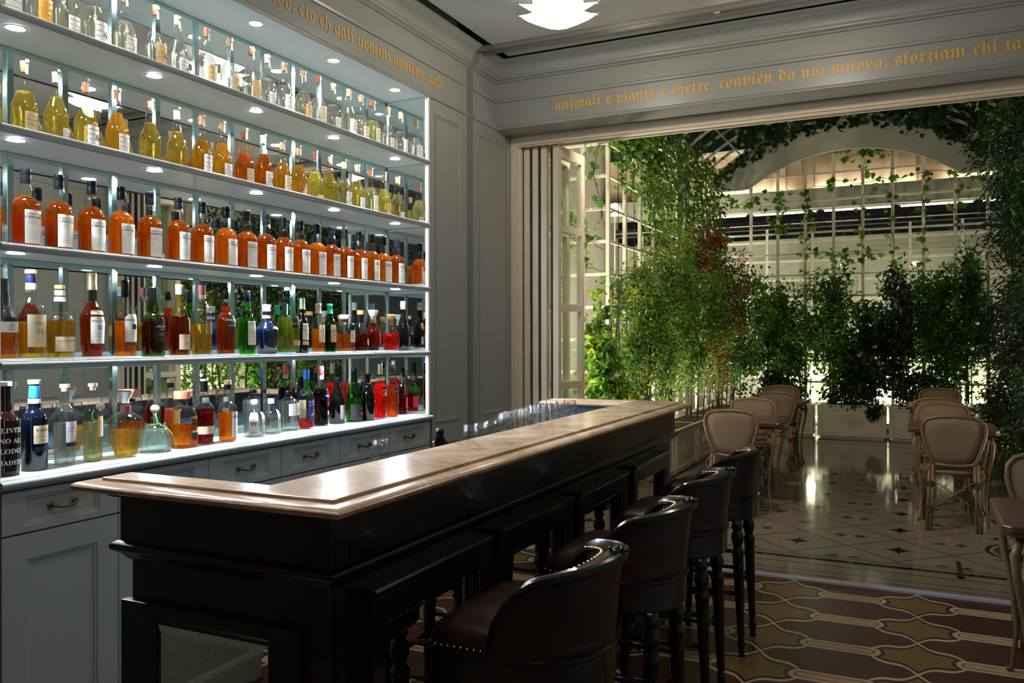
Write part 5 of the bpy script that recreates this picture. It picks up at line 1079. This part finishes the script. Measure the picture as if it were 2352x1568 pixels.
def trellis(label, posts, postf, railf, u0, u1, zs, ztop, mat_=M_white, pw=0.022, group='white trellises'):
    t = thing('trellis', label, 'trellis', (0, 0, 0), 0, group)
    for u in posts: m_ = MB(); postf(m_, u - pw, u + pw, 0.0, ztop, -0.018, 0.018); obj('post', m_, mat_, t)
    for z in zs: m_ = MB(); railf(m_, u0, u1, z - 0.014, z + 0.014, -0.011, 0.011); obj('rail', m_, mat_, t)
    return t
trellis('white metal trellis running along the left side of the garden, ivy on it', [7.83 + 0.5275 * k_ for k_ in range(10)], fy(XT), fy(XT), 7.83, 12.98, rail_z, 3.97)
trellis('white metal trellis facing the doors at the left, before the ivy', [-3.0, -3.55, -4.1], fx(7.83), fx(7.83), -4.1, XT, rail_z, 3.97)
trellis('white metal trellis behind the end planters', [-2.33 + 0.405 * k_ for k_ in range(9)], fx(13.42), fx(13.42), XT, 1.1, rail_z[:10] + [3.55, 3.95], 4.3)
trellis('white metal trellis behind the hedge on the right side', [7.0 + 1.2 * k_ for k_ in range(6)], fy(1.95), fy(1.95), 6.0, 13.4, rail_z[::2], 3.97)
t = thing('arch_post', 'thick grey steel post carrying the vault at the left trellis', 'post', (XT + 0.03, 10.6, 0)); obj('shaft', MB().box(-0.06, 0.06, -0.06, 0.06, 0, 4.0), M_whiteD, t); obj('base_plate', MB().box(-0.1, 0.1, -0.1, 0.1, 0, 0.015), M_whiteD, t)
t = thing('arch_fascia', 'grey segmental arch fascia over the end of the garden', 'arch', (0, 0, 0))
CXA = -0.87; RA = 2.95; ZC = 4.66 - RA
def arcz(x, R, zc): return zc + math.sqrt(max(0, R * R - (x - CXA) ** 2))
mb = MB(); n = 32; xo = [-2.76 + (1.05 + 2.76) * i / n for i in range(n + 1)]
Ri = 2.38; zi = 4.20 - Ri
lo = [max(3.72, arcz(x, Ri, zi)) for x in xo]; up = [arcz(x, RA, ZC) for x in xo]
vs = [(x, 13.0, z) for x, z in zip(xo, lo)] + [(x, 13.0, z) for x, z in zip(xo, up)] + [(x, 13.06, z) for x, z in zip(xo, lo)] + [(x, 13.06, z) for x, z in zip(xo, up)]
m_ = n + 1; fs = []
for i in range(n): fs += [(i, i + 1, m_ + i + 1, m_ + i), (2 * m_ + i, 3 * m_ + i, 3 * m_ + i + 1, 2 * m_ + i + 1), (i, 2 * m_ + i, 2 * m_ + i + 1, i + 1), (m_ + i, m_ + i + 1, 3 * m_ + i + 1, 3 * m_ + i)]
fs += [(0, m_, 3 * m_, 2 * m_), (n, 2 * m_ + n, 3 * m_ + n, m_ + n)]
obj('board', mb.add(vs, fs), M_whiteD, t)
t = thing('garden_vault', 'arched steel lattice roof over the garden grown with ivy', 'vault', (0, 0, 0))
for k_ in range(16):
    y = 5.75 + 0.48 * k_; mb = MB(); a0, a1 = 51, 129; pts = [(CXA + RA * math.cos(rad(a0 + (a1 - a0) * i / 24)), ZC + RA * math.sin(rad(a0 + (a1 - a0) * i / 24))) for i in range(25)]
    mb.sweep(pts, [(-0.018, y - 0.012), (0.018, y - 0.012), (0.018, y + 0.012), (-0.018, y + 0.012), (-0.018, y - 0.012)], lambda u, v, n_: (u, n_, v)); obj('rib', mb, M_whiteD, t)
for k_ in range(11):
    a = rad(51 + 78 * k_ / 10); x, z = CXA + (RA + 0.02) * math.cos(a), ZC + (RA + 0.02) * math.sin(a); obj('purlin', MB().tube([(x, 5.5, z), (x, 13.0, z)], 0.013, 6), M_whiteD, t)
for i, (x, y) in enumerate(((-2.68, 7.97), (-2.66, 8.43))):
    tag(obj('cable', MB().tube([(x, y, 0.5), (x, y, 3.9)], 0.004, 6), M_iron), 'thin black cable hanging before the left trellis, %s from the corner' % ordn[i], 'cable', 'cables by the trellis')
# ---- buildings and lamps behind the trellis
mb = MB(); mb.box(-6.2, 4.2, 15.3, 15.5, 0, 3.2); struct('wall_end', mb, M_backwall)
mb = MB(); mb.box(-5.35, -5.15, 5.36, 15.3, 0, 5.2); struct('wall_left_garden', mb, M_backwall)
mb = MB(); mb.box(2.2, 2.4, 5.36, 15.3, 0, 5.2); struct('wall_right_garden', mb, M_backwall)
t = thing('ribbed_canopy', 'beige standing-seam panel lit from below behind the arch', 'canopy', (0, 0, 0))
mb = MB(); mb.box(-5.1, 2.15, 14.5, 14.53, 3.84, 4.62); obj('sheet', mb, M_canopy, t)
for i in range(29): x = -4.9 + i * 0.245; obj('seam', MB().box(x - 0.012, x + 0.012, 14.47, 14.5, 3.84, 4.60), M_canopy, t)
obj('gutter', MB().box(-5.1, 2.15, 14.30, 14.53, 3.56, 3.82).box(-5.1, 2.15, 14.28, 14.30, 3.56, 3.88), M_whiteD, t)
obj('eaves_board', MB().box(-5.1, 2.15, 14.46, 14.5, 4.60, 4.66), M_white, t)
t = thing('roller_blind_box', 'long black blind box under the beige canopy', 'blind box', (0, 0, 0)); obj('box', MB().box(-4.9, 2.1, 14.38, 14.5, 3.27, 3.41), M_blackg, t); obj('rail', MB().box(-4.9, 2.1, 14.365, 14.38, 3.33, 3.345), M_alu, t)
for i in range(6):
    x = -3.6 + i * 1.12; q = thing('strip_light', 'glowing strip light under the canopy, %s from the left' % ordn[i], 'strip light', (x, 14.36 + 0.02 * (i % 2), 3.515), 0, 'strip lights under the canopy')
    obj('tube', MB().tube([(0.03, 0, 0), (1.02, 0, 0)], 0.013, 10), M_tube, q); obj('housing', MB().box(0, 1.05, -0.02, 0.03, 0.014, 0.045), M_white, q)
t = thing('glazed_screen', 'white gridded glazed screen behind the end trellis', 'glazing', (0, 0, 0))
for i in range(10): obj('mullion', MB().box(-4.4 + i * 0.72 - 0.02, -4.4 + i * 0.72 + 0.02, 14.4, 14.44, 0.0, 3.27), M_white, t)
for i in range(10): obj('transom', MB().box(-4.4, 2.12, 14.405, 14.435, 0.32 * i + 0.15, 0.32 * i + 0.185), M_white, t)
obj('glass', MB().box(-4.4, 2.12, 14.42, 14.425, 0.0, 3.2), M_glasspane, t)
t = thing('window_shutter', 'dark grey window on the pale side wall beyond the doors', 'window shutter', (-5.14, 9.6, 1.4)); obj('louvres', MB().box(0, 0.03, 0, 1.2, 0, 2.3), M_slate, t)
fr = MB(); fr.sweep([(0, 0), (1.2, 0), (1.2, 2.3), (0, 2.3)], [(0, 0.0), (0, 0.06), (-0.08, 0.06), (-0.08, 0)], lambda u, v, n_: (n_, u, v), closed=True); obj('frame', fr, M_white, t)
obj('sash_bars', MB().box(0.03, 0.05, 0.58, 0.62, 0, 2.3).box(0.03, 0.05, 0, 1.2, 0.75, 0.79).box(0.03, 0.05, 0, 1.2, 1.5, 1.54), M_white, t)
for i, (x, y, z, k_, p) in enumerate(FLOODS):
    q = thing('flood_light', 'small garden floodlight on the ground behind the greenery, %s in order from the end wall' % ordn[i], 'floodlight', (x, y, 0), 0, 'garden floodlights')
    obj('body', MB().box(-0.10, 0.10, 0.0 if k_ == 0 else -0.10, 0.08 if k_ == 0 else 0.10, 0.0, 0.14), M_iron, q, bevel=0.005)
    rot = (PI * 0.72, 0, 0) if k_ == 0 else (0, PI * 0.97, 0) if k_ == 1 else (0, PI * 1.04, 0)
    l = area('flood', (0, 0.1 if k_ == 0 else 0, 0.16), 0.22, p, (1.0, 0.87, 0.60), rot, spread=170); l.parent = q; l.data.color = (1.0, 0.91, 0.72)
for i, (x, y, z, e) in enumerate(((-2.98, 9.5, 2.03, 16), (-3.30, 8.6, 2.10, 14), (-3.3, 12.0, 1.6, 14), (-0.3, 13.9, 1.0, 24), (0.65, 13.9, 0.9, 24), (-1.5, 13.9, 0.9, 24))):  # globes after the first two are added fill for the foliage
    q = thing('globe_lamp', 'small glowing garden lamp on a thin stake among the leaves, %s of them' % ordn[i], 'garden lamp', (x, y, 0), 0, 'glowing lamps in the greenery')
    obj('globe', MB().lathe([(0.002, -0.035), (0.02, -0.03), (0.035, 0), (0.02, 0.03), (0.002, 0.035)], 14, (0, 0, z)), M_bulb, q, smooth=True); obj('stake', MB().tube([(0, 0, 0), (0, 0, z - 0.03)], 0.006, 6), M_iron, q)
    point('globe_glow', (0, 0, z), 0.05, e, (1.0, 0.88, 0.62), q)
for i in range(3):  # added tubes hidden by the gutter lip, lighting the ribbed panel
    q = thing('gutter_fill_light', 'hidden strip light added in the gutter to light the ribbed panel, %s from the left' % ordn[i], 'strip light', (-3.4 + i * 1.9, 14.38, 3.825), 0, 'added gutter lights'); obj('tube', MB().tube([(0, 0, 0.02), (1.5, 0, 0.02)], 0.014, 8), M_tube2, q); obj('base', MB().box(0, 1.5, -0.02, 0.02, 0, 0.01), M_white, q)
for i, (x, p) in enumerate(((-1.7, 62), (0.0, 14))):  # added out-of-view lights that brighten the garden from the door side
    q = thing('fill_wall_light', 'unseen wall light added above the doors to fill the garden, %s from the left' % ordn[i], 'wall light', (x, 5.37, 3.35), 0, 'added fill lights over the doors'); obj('housing', MB().box(-0.10, 0.10, 0, 0.10, -0.06, 0.06), M_iron, q)
    l = area('fill_wall_beam', (0, 0.115, 0), 0.16, p, (1.0, 0.84, 0.62), (PI / 2 - 0.25, 0, 0), spread=165); l.parent = q
t = thing('shaded_lamp', 'white cone lampshade glowing beyond the left trellis', 'lamp', (-3.05, 8.95, 0)); obj('shade', MB().lathe([(0.04, 2.97), (0.10, 2.84), (0.096, 2.84), (0.036, 2.965)], 20, caps=False), M_bulb2, t); obj('pole', MB().tube([(0, 0, 0), (0, 0, 2.98)], 0.008, 8), M_white, t)

# ------------------------------------------------------------------ rattan chairs and tables
def make_chair():
    t = thing('rattan_chair', 'x', 'chair')
    W_ = [(-0.125, 0.50), (-0.150, 0.53), (-0.175, 0.60), (-0.200, 0.68), (-0.212, 0.74), (-0.208, 0.80), (-0.18, 0.838), (-0.12, 0.858), (0, 0.866)]
    O = W_ + [(-x, z) for x, z in W_[-2::-1]] + [(0.06, 0.492), (0, 0.488), (-0.06, 0.492)]
    def P3(x, z, off=0.0): return (x, -0.205 - 0.10 * (z - 0.48) + 0.30 * x * x * 1.2 + off, z)
    mb = MB(); n = len(O); c = len(O)
    ins = [(x * 0.93, 0.67 + (z - 0.67) * 0.94) for x, z in O]; vs = []
    for off in (-0.006, 0.006):
        vs += [P3(x, z, off) for x, z in ins]
        for f in (0.66, 0.33): vs += [P3(x * f, 0.67 + (z - 0.67) * f, off) for x, z in ins]
        vs.append(P3(0, 0.67, off))
    k_ = 3 * n + 1; fs = []
    for s_ in (0, 1):
        b_ = s_ * k_
        for r in range(2):
            for i in range(n): q = (b_ + r * n + i, b_ + r * n + (i + 1) % n, b_ + (r + 1) * n + (i + 1) % n, b_ + (r + 1) * n + i); fs.append(q if s_ else q[::-1])
        for i in range(n): q = (b_ + 2 * n + i, b_ + 2 * n + (i + 1) % n, b_ + 3 * n); fs.append(q if s_ else q[::-1])
    fs += [(i, (i + 1) % n, k_ + (i + 1) % n, k_ + i) for i in range(n)]
    obj('backrest', mb.add(vs, fs), M_rattan, t, smooth=True)
    path = [P3(x, z) for x, z in O]; path.append(path[0]); obj('back_frame', MB().tube(path, 0.014, 8), M_bamboo, t, smooth=True)
    seat = MB(); S_ = [(0.205 * math.copysign(abs(math.cos(a)) ** 0.75, math.cos(a)), 0.215 * math.copysign(abs(math.sin(a)) ** 0.75, math.sin(a)) + 0.01) for a in [2 * PI * i / 28 for i in range(28)]]
    seat.poly(S_, 0.430, 0.452); obj('seat', seat, M_rattan, t, bevel=0.006)
    obj('seat_rim', MB().tube([(x * 1.01, y, 0.440) for x, y in S_ + [S_[0]]], 0.016, 8), M_bamboo, t, smooth=True)
    for sx in (-1, 1):
        for (x0, y0, z0, x1, y1, z1) in ((sx * 0.150, -0.20, 0.50, sx * 0.168, -0.235, 0.0), (sx * 0.16, 0.19, 0.43, sx * 0.175, 0.215, 0.0)):
            l = MB()
            for dx in (-0.012, 0.012): l.tube([(x0 + dx, y0, z0), (x1 + dx * 1.1, y1, z1)], 0.0115, 7)
            lg = obj('leg', l, M_bamboo, t, smooth=True)
            for f in (0.30, 0.68): zc = z0 + (z1 - z0) * f; xc = x0 + (x1 - x0) * f; yc = y0 + (y1 - y0) * f; obj('binding', MB().tube([(xc, yc, zc - 0.022), (xc, yc, zc + 0.022)], 0.026, 8), M_binding, lg)
        obj('side_brace', MB().tube([(sx * 0.165, -0.225, 0.16), (sx * 0.17, -0.06, 0.33), (sx * 0.17, 0.06, 0.33), (sx * 0.17, 0.20, 0.16)], 0.007, 6), M_bamboo, t, smooth=True)
        obj('curl', MB().tube([(sx * 0.165, -0.215, 0.47), (sx * 0.195, -0.20, 0.45), (sx * 0.205, -0.20, 0.41), (sx * 0.19, -0.205, 0.385), (sx * 0.17, -0.21, 0.40)], 0.007, 6), M_bamboo, t, smooth=True)
    br = MB()
    br.tube([(-0.145, -0.212, 0.385), (0.155, -0.225, 0.16)], 0.006, 6); br.tube([(0.145, -0.218, 0.385), (-0.155, -0.231, 0.16)], 0.006, 6); obj('cross_brace', br, M_bamboo, t, smooth=True)
    obj('back_rail', MB().box(-0.14, 0.14, -0.205, -0.195, 0.452, 0.49), M_binding, t)
    return t
def make_table(w=0.64):
    t = thing('garden_table', 'x', 'table'); h = w / 2
    C = [(-h + 0.03, -h), (h - 0.03, -h), (h, -h + 0.03), (h, h - 0.03), (h - 0.03, h), (-h + 0.03, h), (-h, h - 0.03), (-h, -h + 0.03)]
    tp = obj('table_top', MB().poly(C, 0.712, 0.742), M_redm, t, bevel=0.008)
    obj('edge_moulding', MB().sweep(C[::-1], [(-0.02, 0.700), (0.0, 0.702), (0.003, 0.712), (-0.01, 0.713)], XYZ, closed=True), M_redm, tp)
    for i in range(4):
        a = PI / 4 + PI / 2 * i; c_, s_ = math.cos(a), math.sin(a); R_ = h * 1.05
        obj('leg', MB().tube([(c_ * R_ * 1.05, s_ * R_ * 1.05, 0.70), (c_ * R_ * 1.16, s_ * R_ * 1.16, 0.62), (c_ * R_ * 1.12, s_ * R_ * 1.12, 0.52), (c_ * R_ * 1.0, s_ * R_ * 1.0, 0.36), (c_ * R_ * 0.94, s_ * R_ * 0.94, 0.18), (c_ * R_ * 1.0, s_ * R_ * 1.0, 0.02), (c_ * R_ * 1.06, s_ * R_ * 1.06, 0.01)], [0.015, 0.018, 0.015, 0.011, 0.010, 0.010, 0.014], 8), M_bamboo, t, smooth=True)
    obj('under_frame', MB().box(-h + 0.05, h - 0.05, -h + 0.05, h - 0.05, 0.672, 0.711), M_binding, t)
    return t
ch = make_chair(); tb_ = make_table()
CH = [(-1.365, 7.13, 0, 'woven cane chair at the left garden table nearest the bar, back to us'), (-1.42, 8.07, PI, 'woven cane chair facing us across the nearer left table'),
      (-1.38, 9.63, 0, 'woven cane chair with back to us at the farther left table'), (-1.50, 10.50, PI, 'woven cane chair at the far side of the farther left table'),
      (0.247, 7.28, 0.03, 'woven cane chair on the right with crossed bamboo braces, back to us'), (0.215, 8.17, PI, 'woven cane chair facing us across the nearer right table'),
      (0.195, 9.33, 0, 'woven cane chair with back to us at the farther right table'), (0.245, 10.57, PI, 'woven cane chair at the far side of the farther right table'),
      (0.63, 4.72, PI, 'woven cane chair at the cut-off right edge, behind the red marble table')]
for i, (x, y, rz, l_) in enumerate(CH):
    o = ch if i == 0 else copy_tree(ch); o.location = (x, y, 0); o.rotation_euler = (0, 0, rz); o['label'] = l_; o['group'] = 'cane cafe chairs'
for i, (x, y, l_) in enumerate(((-1.36, 7.30 + 0.31, 'red marble table between the nearer two left cane chairs'), (-1.44, 10.05, 'red marble table between the farther two left cane chairs'), (0.26, 7.66, 'red marble table between the nearer two right cane chairs'), (0.22, 9.95, 'red marble table between the farther two right cane chairs'), (0.612, 3.96, 'red marble table with curved legs at the right edge, indoors'))):
    o = tb_ if i == 0 else copy_tree(tb_); o.location = (x, y, 0); o['label'] = l_; o['group'] = 'red marble tables'
t = thing('floor_stop', 'small dark metal door stop lying on the threshold paving', 'door stop', (0.242, 5.70, 0)); obj('bar', MB().box(-0.012, 0.012, 0, 0.40, -0.001, 0.008), M_iron, t); obj('plate', MB().box(-0.02, 0.02, 0.0, 0.03, -0.001, 0.012), M_iron, t)

# ------------------------------------------------------------------ plants
rng = np.random.default_rng(7)
SH_LEAF = (np.array([(0, 0, 0), (0.5, 0.28, 0.05), (1.0, 0, -0.06), (0.5, -0.28, 0.05), (0.5, 0, -0.02)]), [(0, 4, 1), (1, 4, 2), (2, 4, 3), (3, 4, 0)])
SH_NARROW = (np.array([(0, 0, 0), (0.45, 0.16, 0.03), (1.0, 0, -0.12), (0.45, -0.16, 0.03)]), [(0, 2, 1), (0, 3, 2)])
SH_IVY = (np.array([(0, 0, 0), (0.05, 0.42, 0.03), (0.38, 0.30, 0), (0.52, 0.55, 0.02), (0.62, 0.20, 0), (1.0, 0, -0.05), (0.62, -0.20, 0), (0.52, -0.55, 0.02), (0.38, -0.30, 0), (0.05, -0.42, 0.03)]), [(0, 1, 2), (0, 2, 3, 4), (0, 4, 5, 6), (0, 6, 7, 8), (0, 8, 9)])
def leaves(name, C, size, shape, m, parent, droop=0.4, face=None, jit=1.0):
    """C Nx3 leaf bases; each leaf is a small bent blade of its own"""
    C = np.asarray(C, float); n = len(C); T, F_ = shape; k_ = len(T)
    d = rng.normal(size=(n, 3)); d[:, 2] -= droop
    if face is not None: d = d * jit + np.asarray(face)
    d /= np.linalg.norm(d, axis=1)[:, None]
    u = rng.normal(size=(n, 3));
    if face is not None: u = u * 0.5 + np.array([face[0] * 2.0, face[1] * 2.0, 0.6]) 
    s_ = np.cross(u, d); s_ /= np.linalg.norm(s_, axis=1)[:, None]; w = np.cross(d, s_)
    sz = size * rng.uniform(0.6, 1.25, n)
    V = C[:, None, :] + (T[None, :, 0, None] * d[:, None, :] + T[None, :, 1, None] * s_[:, None, :] + T[None, :, 2, None] * w[:, None, :]) * sz[:, None, None]
    V = V.reshape(-1, 3); me = bpy.data.meshes.new('leaves'); tri = []
    ln = [len(f) for f in F_]; loops = np.concatenate([np.array(f) for f in F_]); L_ = len(loops)
    me.vertices.add(len(V)); me.vertices.foreach_set('co', V.ravel())
    al = (loops[None, :] + (np.arange(n) * k_)[:, None]).ravel(); me.loops.add(len(al)); me.loops.foreach_set('vertex_index', al)
    tot = np.tile(ln, n); st = np.concatenate([[0], np.cumsum(tot)[:-1]]); me.polygons.add(len(tot)); me.polygons.foreach_set('loop_start', st); me.polygons.foreach_set('loop_total', tot)
    me.update(calc_edges=True); me.materials.append(m); return link(name, me, parent)
def blob(n, c, r, hollow=0.35):
    p = rng.normal(size=(n, 3)); p /= np.linalg.norm(p, axis=1)[:, None]; p *= (hollow + (1 - hollow) * rng.random(n) ** 0.6)[:, None]; return np.asarray(c) + p * np.asarray(r)
def clump(n, c, r, k_=14):
    """foliage gathered in sprays so light shows between them"""
    cs = blob(k_, c, np.asarray(r) * 0.85, 0.1); out = []
    for i in range(k_): out.append(blob(n // k_, cs[i], np.asarray(r) * rng.uniform(0.22, 0.42) + 0.03, 0.0))
    return np.concatenate(out)
def stems(parent, x, y, z0, z1, n, spread, m=M_bark, r0=0.009):
    mb = MB()
    for i in range(n):
        a = rng.random() * 2 * PI; q = spread * rng.random(); xx, yy = x + rng.normal() * 0.05, y + rng.normal() * 0.05; pts = []
        for j in range(6): f = j / 5; pts.append((xx + q * math.cos(a) * f * f + rng.normal() * 0.012, yy + q * math.sin(a) * f * f + rng.normal() * 0.012, z0 + (z1 - z0) * f))
        mb.tube(pts, [r0 * (1 - 0.75 * j / 5) for j in range(6)], 5)
    return obj('stems', mb, m, parent)
def shrub(name, label, x, y, z0, top, rx, ry, n, size, shape, m, group, k_=16, ns=5, extra=None, droop=0.4):
    t = thing(name, label, 'shrub', (x, y, z0), 0, group); h = top - z0
    c = clump(int(n * 1.35), (0, 0, h * 0.51), (rx, ry, h * 0.49), int(k_ * 1.3)); leaves('foliage', c, size, shape, m, t, droop)
    if extra: c = clump(extra[1], (extra[2], 0, h * extra[3]), (rx * 0.7, ry * 0.7, h * 0.14), 8); leaves('tip_foliage', c, size, shape, extra[0], t, droop)
    stems(t, 0, 0, 0.0, h * 0.9, ns, rx * 0.7); return t
gl = 'bushes along the left trellis'; ge = 'shrubs in the end planters'
shrub('laurel_shrub', 'broad-leaved bright green shrub beside the folded doors', -2.53, 7.2, 0.0, 2.25, 0.28, 0.30, 1000, 0.105, SH_LEAF, M_big, gl, 22, 5)
shrub('bamboo_bush', 'fine-leaved bamboo bush in the planter nearest the doors', -2.47, 8.15, 0.47, 2.35, 0.40, 0.36, 4600, 0.072, SH_NARROW, M_bamb, gl, 26, 9)
shrub('bamboo_bush', 'tall pale bamboo bush, second along the left trellis', -2.46, 9.05, 0.47, 2.85, 0.42, 0.42, 5600, 0.072, SH_NARROW, M_bamb, gl, 30, 9)
shrub('nandina_bush', 'dense red-tipped bush, third along the left trellis', -2.40, 10.0, 0.47, 2.9, 0.46, 0.46, 5600, 0.068, SH_NARROW, M_bamb, gl, 30, 8, (M_nand, 900, 0.10, 0.80))
shrub('nandina_bush', 'tall bush with a crimson crown near the garden corner', -2.36, 11.0, 0.47, 3.1, 0.50, 0.46, 5200, 0.070, SH_NARROW, M_nand, gl, 28, 8)
shrub('leafy_bush', 'dark leafy bush in the left corner of the garden end', -2.32, 12.1, 0.47, 2.75, 0.48, 0.5, 3200, 0.07, SH_LEAF, M_shrub, gl, 24, 7)
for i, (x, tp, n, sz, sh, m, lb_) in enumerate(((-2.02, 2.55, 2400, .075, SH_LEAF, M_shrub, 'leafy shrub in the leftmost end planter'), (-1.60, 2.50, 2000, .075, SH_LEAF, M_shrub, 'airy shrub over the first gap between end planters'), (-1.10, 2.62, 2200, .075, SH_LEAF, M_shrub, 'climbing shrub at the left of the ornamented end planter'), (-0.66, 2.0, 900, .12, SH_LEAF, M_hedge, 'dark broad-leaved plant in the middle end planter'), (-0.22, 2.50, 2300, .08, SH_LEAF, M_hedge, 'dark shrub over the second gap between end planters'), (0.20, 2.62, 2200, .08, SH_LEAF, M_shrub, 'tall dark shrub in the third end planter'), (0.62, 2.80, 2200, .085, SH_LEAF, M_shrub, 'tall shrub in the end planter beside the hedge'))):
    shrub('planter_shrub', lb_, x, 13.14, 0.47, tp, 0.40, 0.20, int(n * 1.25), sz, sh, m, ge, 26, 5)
for i, x in enumerate((-1.83, -0.85, 0.10)):
    t = thing('trailing_plant', 'dark plant trailing over the edge of the end planter, %s from the left' % ordn[i], 'plant', (x, 12.98, 0.50), 0, 'trailing plants in the end planters')
    leaves('foliage', np.concatenate([clump(1100, (0.0, 0.18, 0.28), (0.46, 0.14, 0.30), 26), clump(420, (0, 0.05, 0.08), (0.42, 0.12, 0.14), 12), clump(160, (0.22 * (1 if i != 1 else 1.5), -0.06, -0.08), (0.14, 0.05, 0.16), 6)]), 0.075, SH_LEAF, M_hedge, t, 0.9); stems(t, 0, 0.05, -0.02, 0.2, 4, 0.3, r0=0.004)
def ivy(name, label, C, size, m, face, vines, group='ivy on the garden structures', shape=SH_IVY):
    t = thing(name, label, 'ivy', (0, 0, 0), 0, group); leaves('foliage', C, size, shape, m, t, 0.9, face, 0.8)
    mb = MB()
    for pts in vines: mb.tube(pts, 0.005, 4)
    if vines: obj('stems', mb, M_bark, t)
    return t
def strand(p0, p1, k_=10, j=0.05): 
    p0, p1 = np.array(p0, float), np.array(p1, float); return [tuple(p0 + (p1 - p0) * i / k_ + rng.normal(size=3) * j * (0.3 + 0.7 * (0 < i < k_))) for i in range(k_ + 1)]
def along(vs_, n, j=0.05):
    out = []
    for v in vs_:
        v = np.array(v); q = rng.random(n) * (len(v) - 1.001); i = q.astype(int); f = (q - i)[:, None]; out.append(v[i] * (1 - f) + v[i + 1] * f + rng.normal(size=(n, 3)) * j)
    return np.concatenate(out)
vs_ = [strand((XT + 0.05, 7.9 + 0.115 * i, 3.95 + rng.random() * 0.1), (XT + 0.07, 7.9 + 0.115 * i + rng.normal() * 0.25, 3.9 - rng.uniform(0.8, 2.3) * (0.45 + 0.55 * min(1, i / 14))), 9, 0.04) for i in range(44)]
ivy('ivy_curtain', 'ivy curtain hanging from the top of the left trellis', along(vs_, 78, 0.07), 0.066, M_ivy, (0.9, -0.5, -0.3), vs_)
vs_ = [strand((-3.6, 7.8, 3.7), (XT, 7.8, 3.4), 8), strand((-3.4, 7.8, 2.9), (-2.8, 7.8, 2.3), 8), strand((-3.3, 7.8, 3.8), (-3.2, 7.8, 2.0), 8), strand((-2.9, 7.8, 3.9), (-2.75, 7.8, 2.6), 8), strand((-3.2, 7.8, 2.5), (-2.7, 7.85, 1.9), 8)]
ivy('ivy_spray', 'sparse ivy sprays on the trellis facing the doors', along(vs_, 30, 0.06), 0.08, M_ivy, (0.2, -1.0, -0.2), vs_)
C = []; vs_ = []
for i in range(84):
    a = rad(rng.uniform(52, 118)); y = rng.uniform(7.0, 12.9); a1 = a + rng.normal() * 0.16; y1 = y + rng.normal() * 0.6; R_ = RA + 0.06
    vs_.append([(CXA + R_ * math.cos(a + (a1 - a) * f), y + (y1 - y) * f, ZC + R_ * math.sin(a + (a1 - a) * f) + rng.normal() * 0.03) for f in np.linspace(0, 1, 7)])
C = along(vs_, 70, 0.09)
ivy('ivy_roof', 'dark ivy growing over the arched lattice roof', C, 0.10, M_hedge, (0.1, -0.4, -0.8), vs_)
vs_ = [[(CXA + (RA - 0.05 - 0.16 * rng.random() * k_ / 4) * math.cos(a), 12.93, ZC + (RA - 0.02 - 0.14 * k_ / 4 * rng.random()) * math.sin(a)) for k_, a in enumerate(np.linspace(a0, a0 - 0.12, 5))] for a0 in np.linspace(rad(132), rad(56), 20)]
ivy('ivy_fringe', 'ivy fringe drooping over the grey arch fascia', along(vs_, 16, 0.05), 0.09, M_hedge, (0, -1, -0.5), vs_)
vs_ = [strand((XT + 0.1, 13.36, 3.62), (-0.8, 13.36, 3.78), 12, 0.05), strand((-0.8, 13.36, 3.75), (1.0, 13.36, 3.9), 12, 0.05), strand((-1.9, 13.36, 3.7), (-1.85, 13.36, 3.1), 6, 0.03), strand((-1.1, 13.36, 4.2), (-0.4, 13.36, 4.25), 8), strand((-0.33, 13.36, 4.2), (-0.30, 13.36, 2.3), 12, 0.03), strand((-0.71, 13.36, 4.2), (-0.7, 13.36, 2.6), 12, 0.03), strand((0.1, 13.36, 3.8), (0.12, 13.36, 2.5), 10, 0.04), strand((-1.51, 13.36, 3.7), (-1.45, 13.36, 2.8), 8, 0.03), strand((0.5, 13.36, 3.9), (0.6, 13.36, 3.0), 8, 0.05), strand((-2.3, 13.36, 3.6), (-1.9, 13.36, 3.15), 8, 0.05), strand((-1.6, 13.36, 2.75), (-0.4, 13.36, 2.65), 10, 0.06)]
ivy('ivy_garland', 'ivy garland strung across the end trellis below the arch', along(vs_, 26, 0.05), 0.10, M_ivy, (0, -1.0, -0.4), vs_)
vs_ = [strand((XT + 0.06, 8.0 + i * 0.5, 3.6), (XT + 0.08, 8.3 + i * 0.5, 2.2), 8, 0.08) for i in range(9)]
# hedge on the right
gr = 'bushes along the right side'
for i, (y, tp, n, sh, m) in enumerate(((5.95, 2.6, 1500, SH_LEAF, M_shrub), (6.75, 2.9, 2600, SH_NARROW, M_bamb), (7.6, 2.7, 1500, SH_LEAF, M_shrub), (8.4, 3.0, 2400, SH_NARROW, M_bamb))):
    shrub('garden_bush', 'tall garden bush right of the doors, seen in the shelf mirrors, %s from the doors' % ordn[i], 1.38, y, 0.0, tp, 0.30, 0.40, n, 0.085, sh, m, gr, 20, 6)
t = thing('hedge', 'tall dark hedge filling the right side of the garden', 'hedge', (0, 0, 0))
C = []
for i in range(70):
    z = rng.uniform(0.1, 4.1); y = rng.uniform(8.4, 13.2); x = 1.12 + 0.14 * rng.normal() - 0.16 * (z > 2.6) * rng.random() - 0.10 * (z < 1.1)
    C.append(blob(330, (x, y, z), (0.26, 0.42, 0.34), 0.1))
for i in range(26): C.append(blob(240, (1.05 + rng.normal() * 0.08, rng.uniform(6.4, 8.6), rng.uniform(1.9, 4.0)), (0.22, 0.36, 0.3), 0.1))
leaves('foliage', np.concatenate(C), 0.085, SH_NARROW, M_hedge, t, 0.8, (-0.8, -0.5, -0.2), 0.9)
mb = MB()
for i in range(16): mb.tube(strand((1.25, 6.8 + i * 0.42, 0), (1.15, 6.8 + i * 0.42, 3.9), 6, 0.05), 0.014, 5)
obj('stems', mb, M_bark, t)
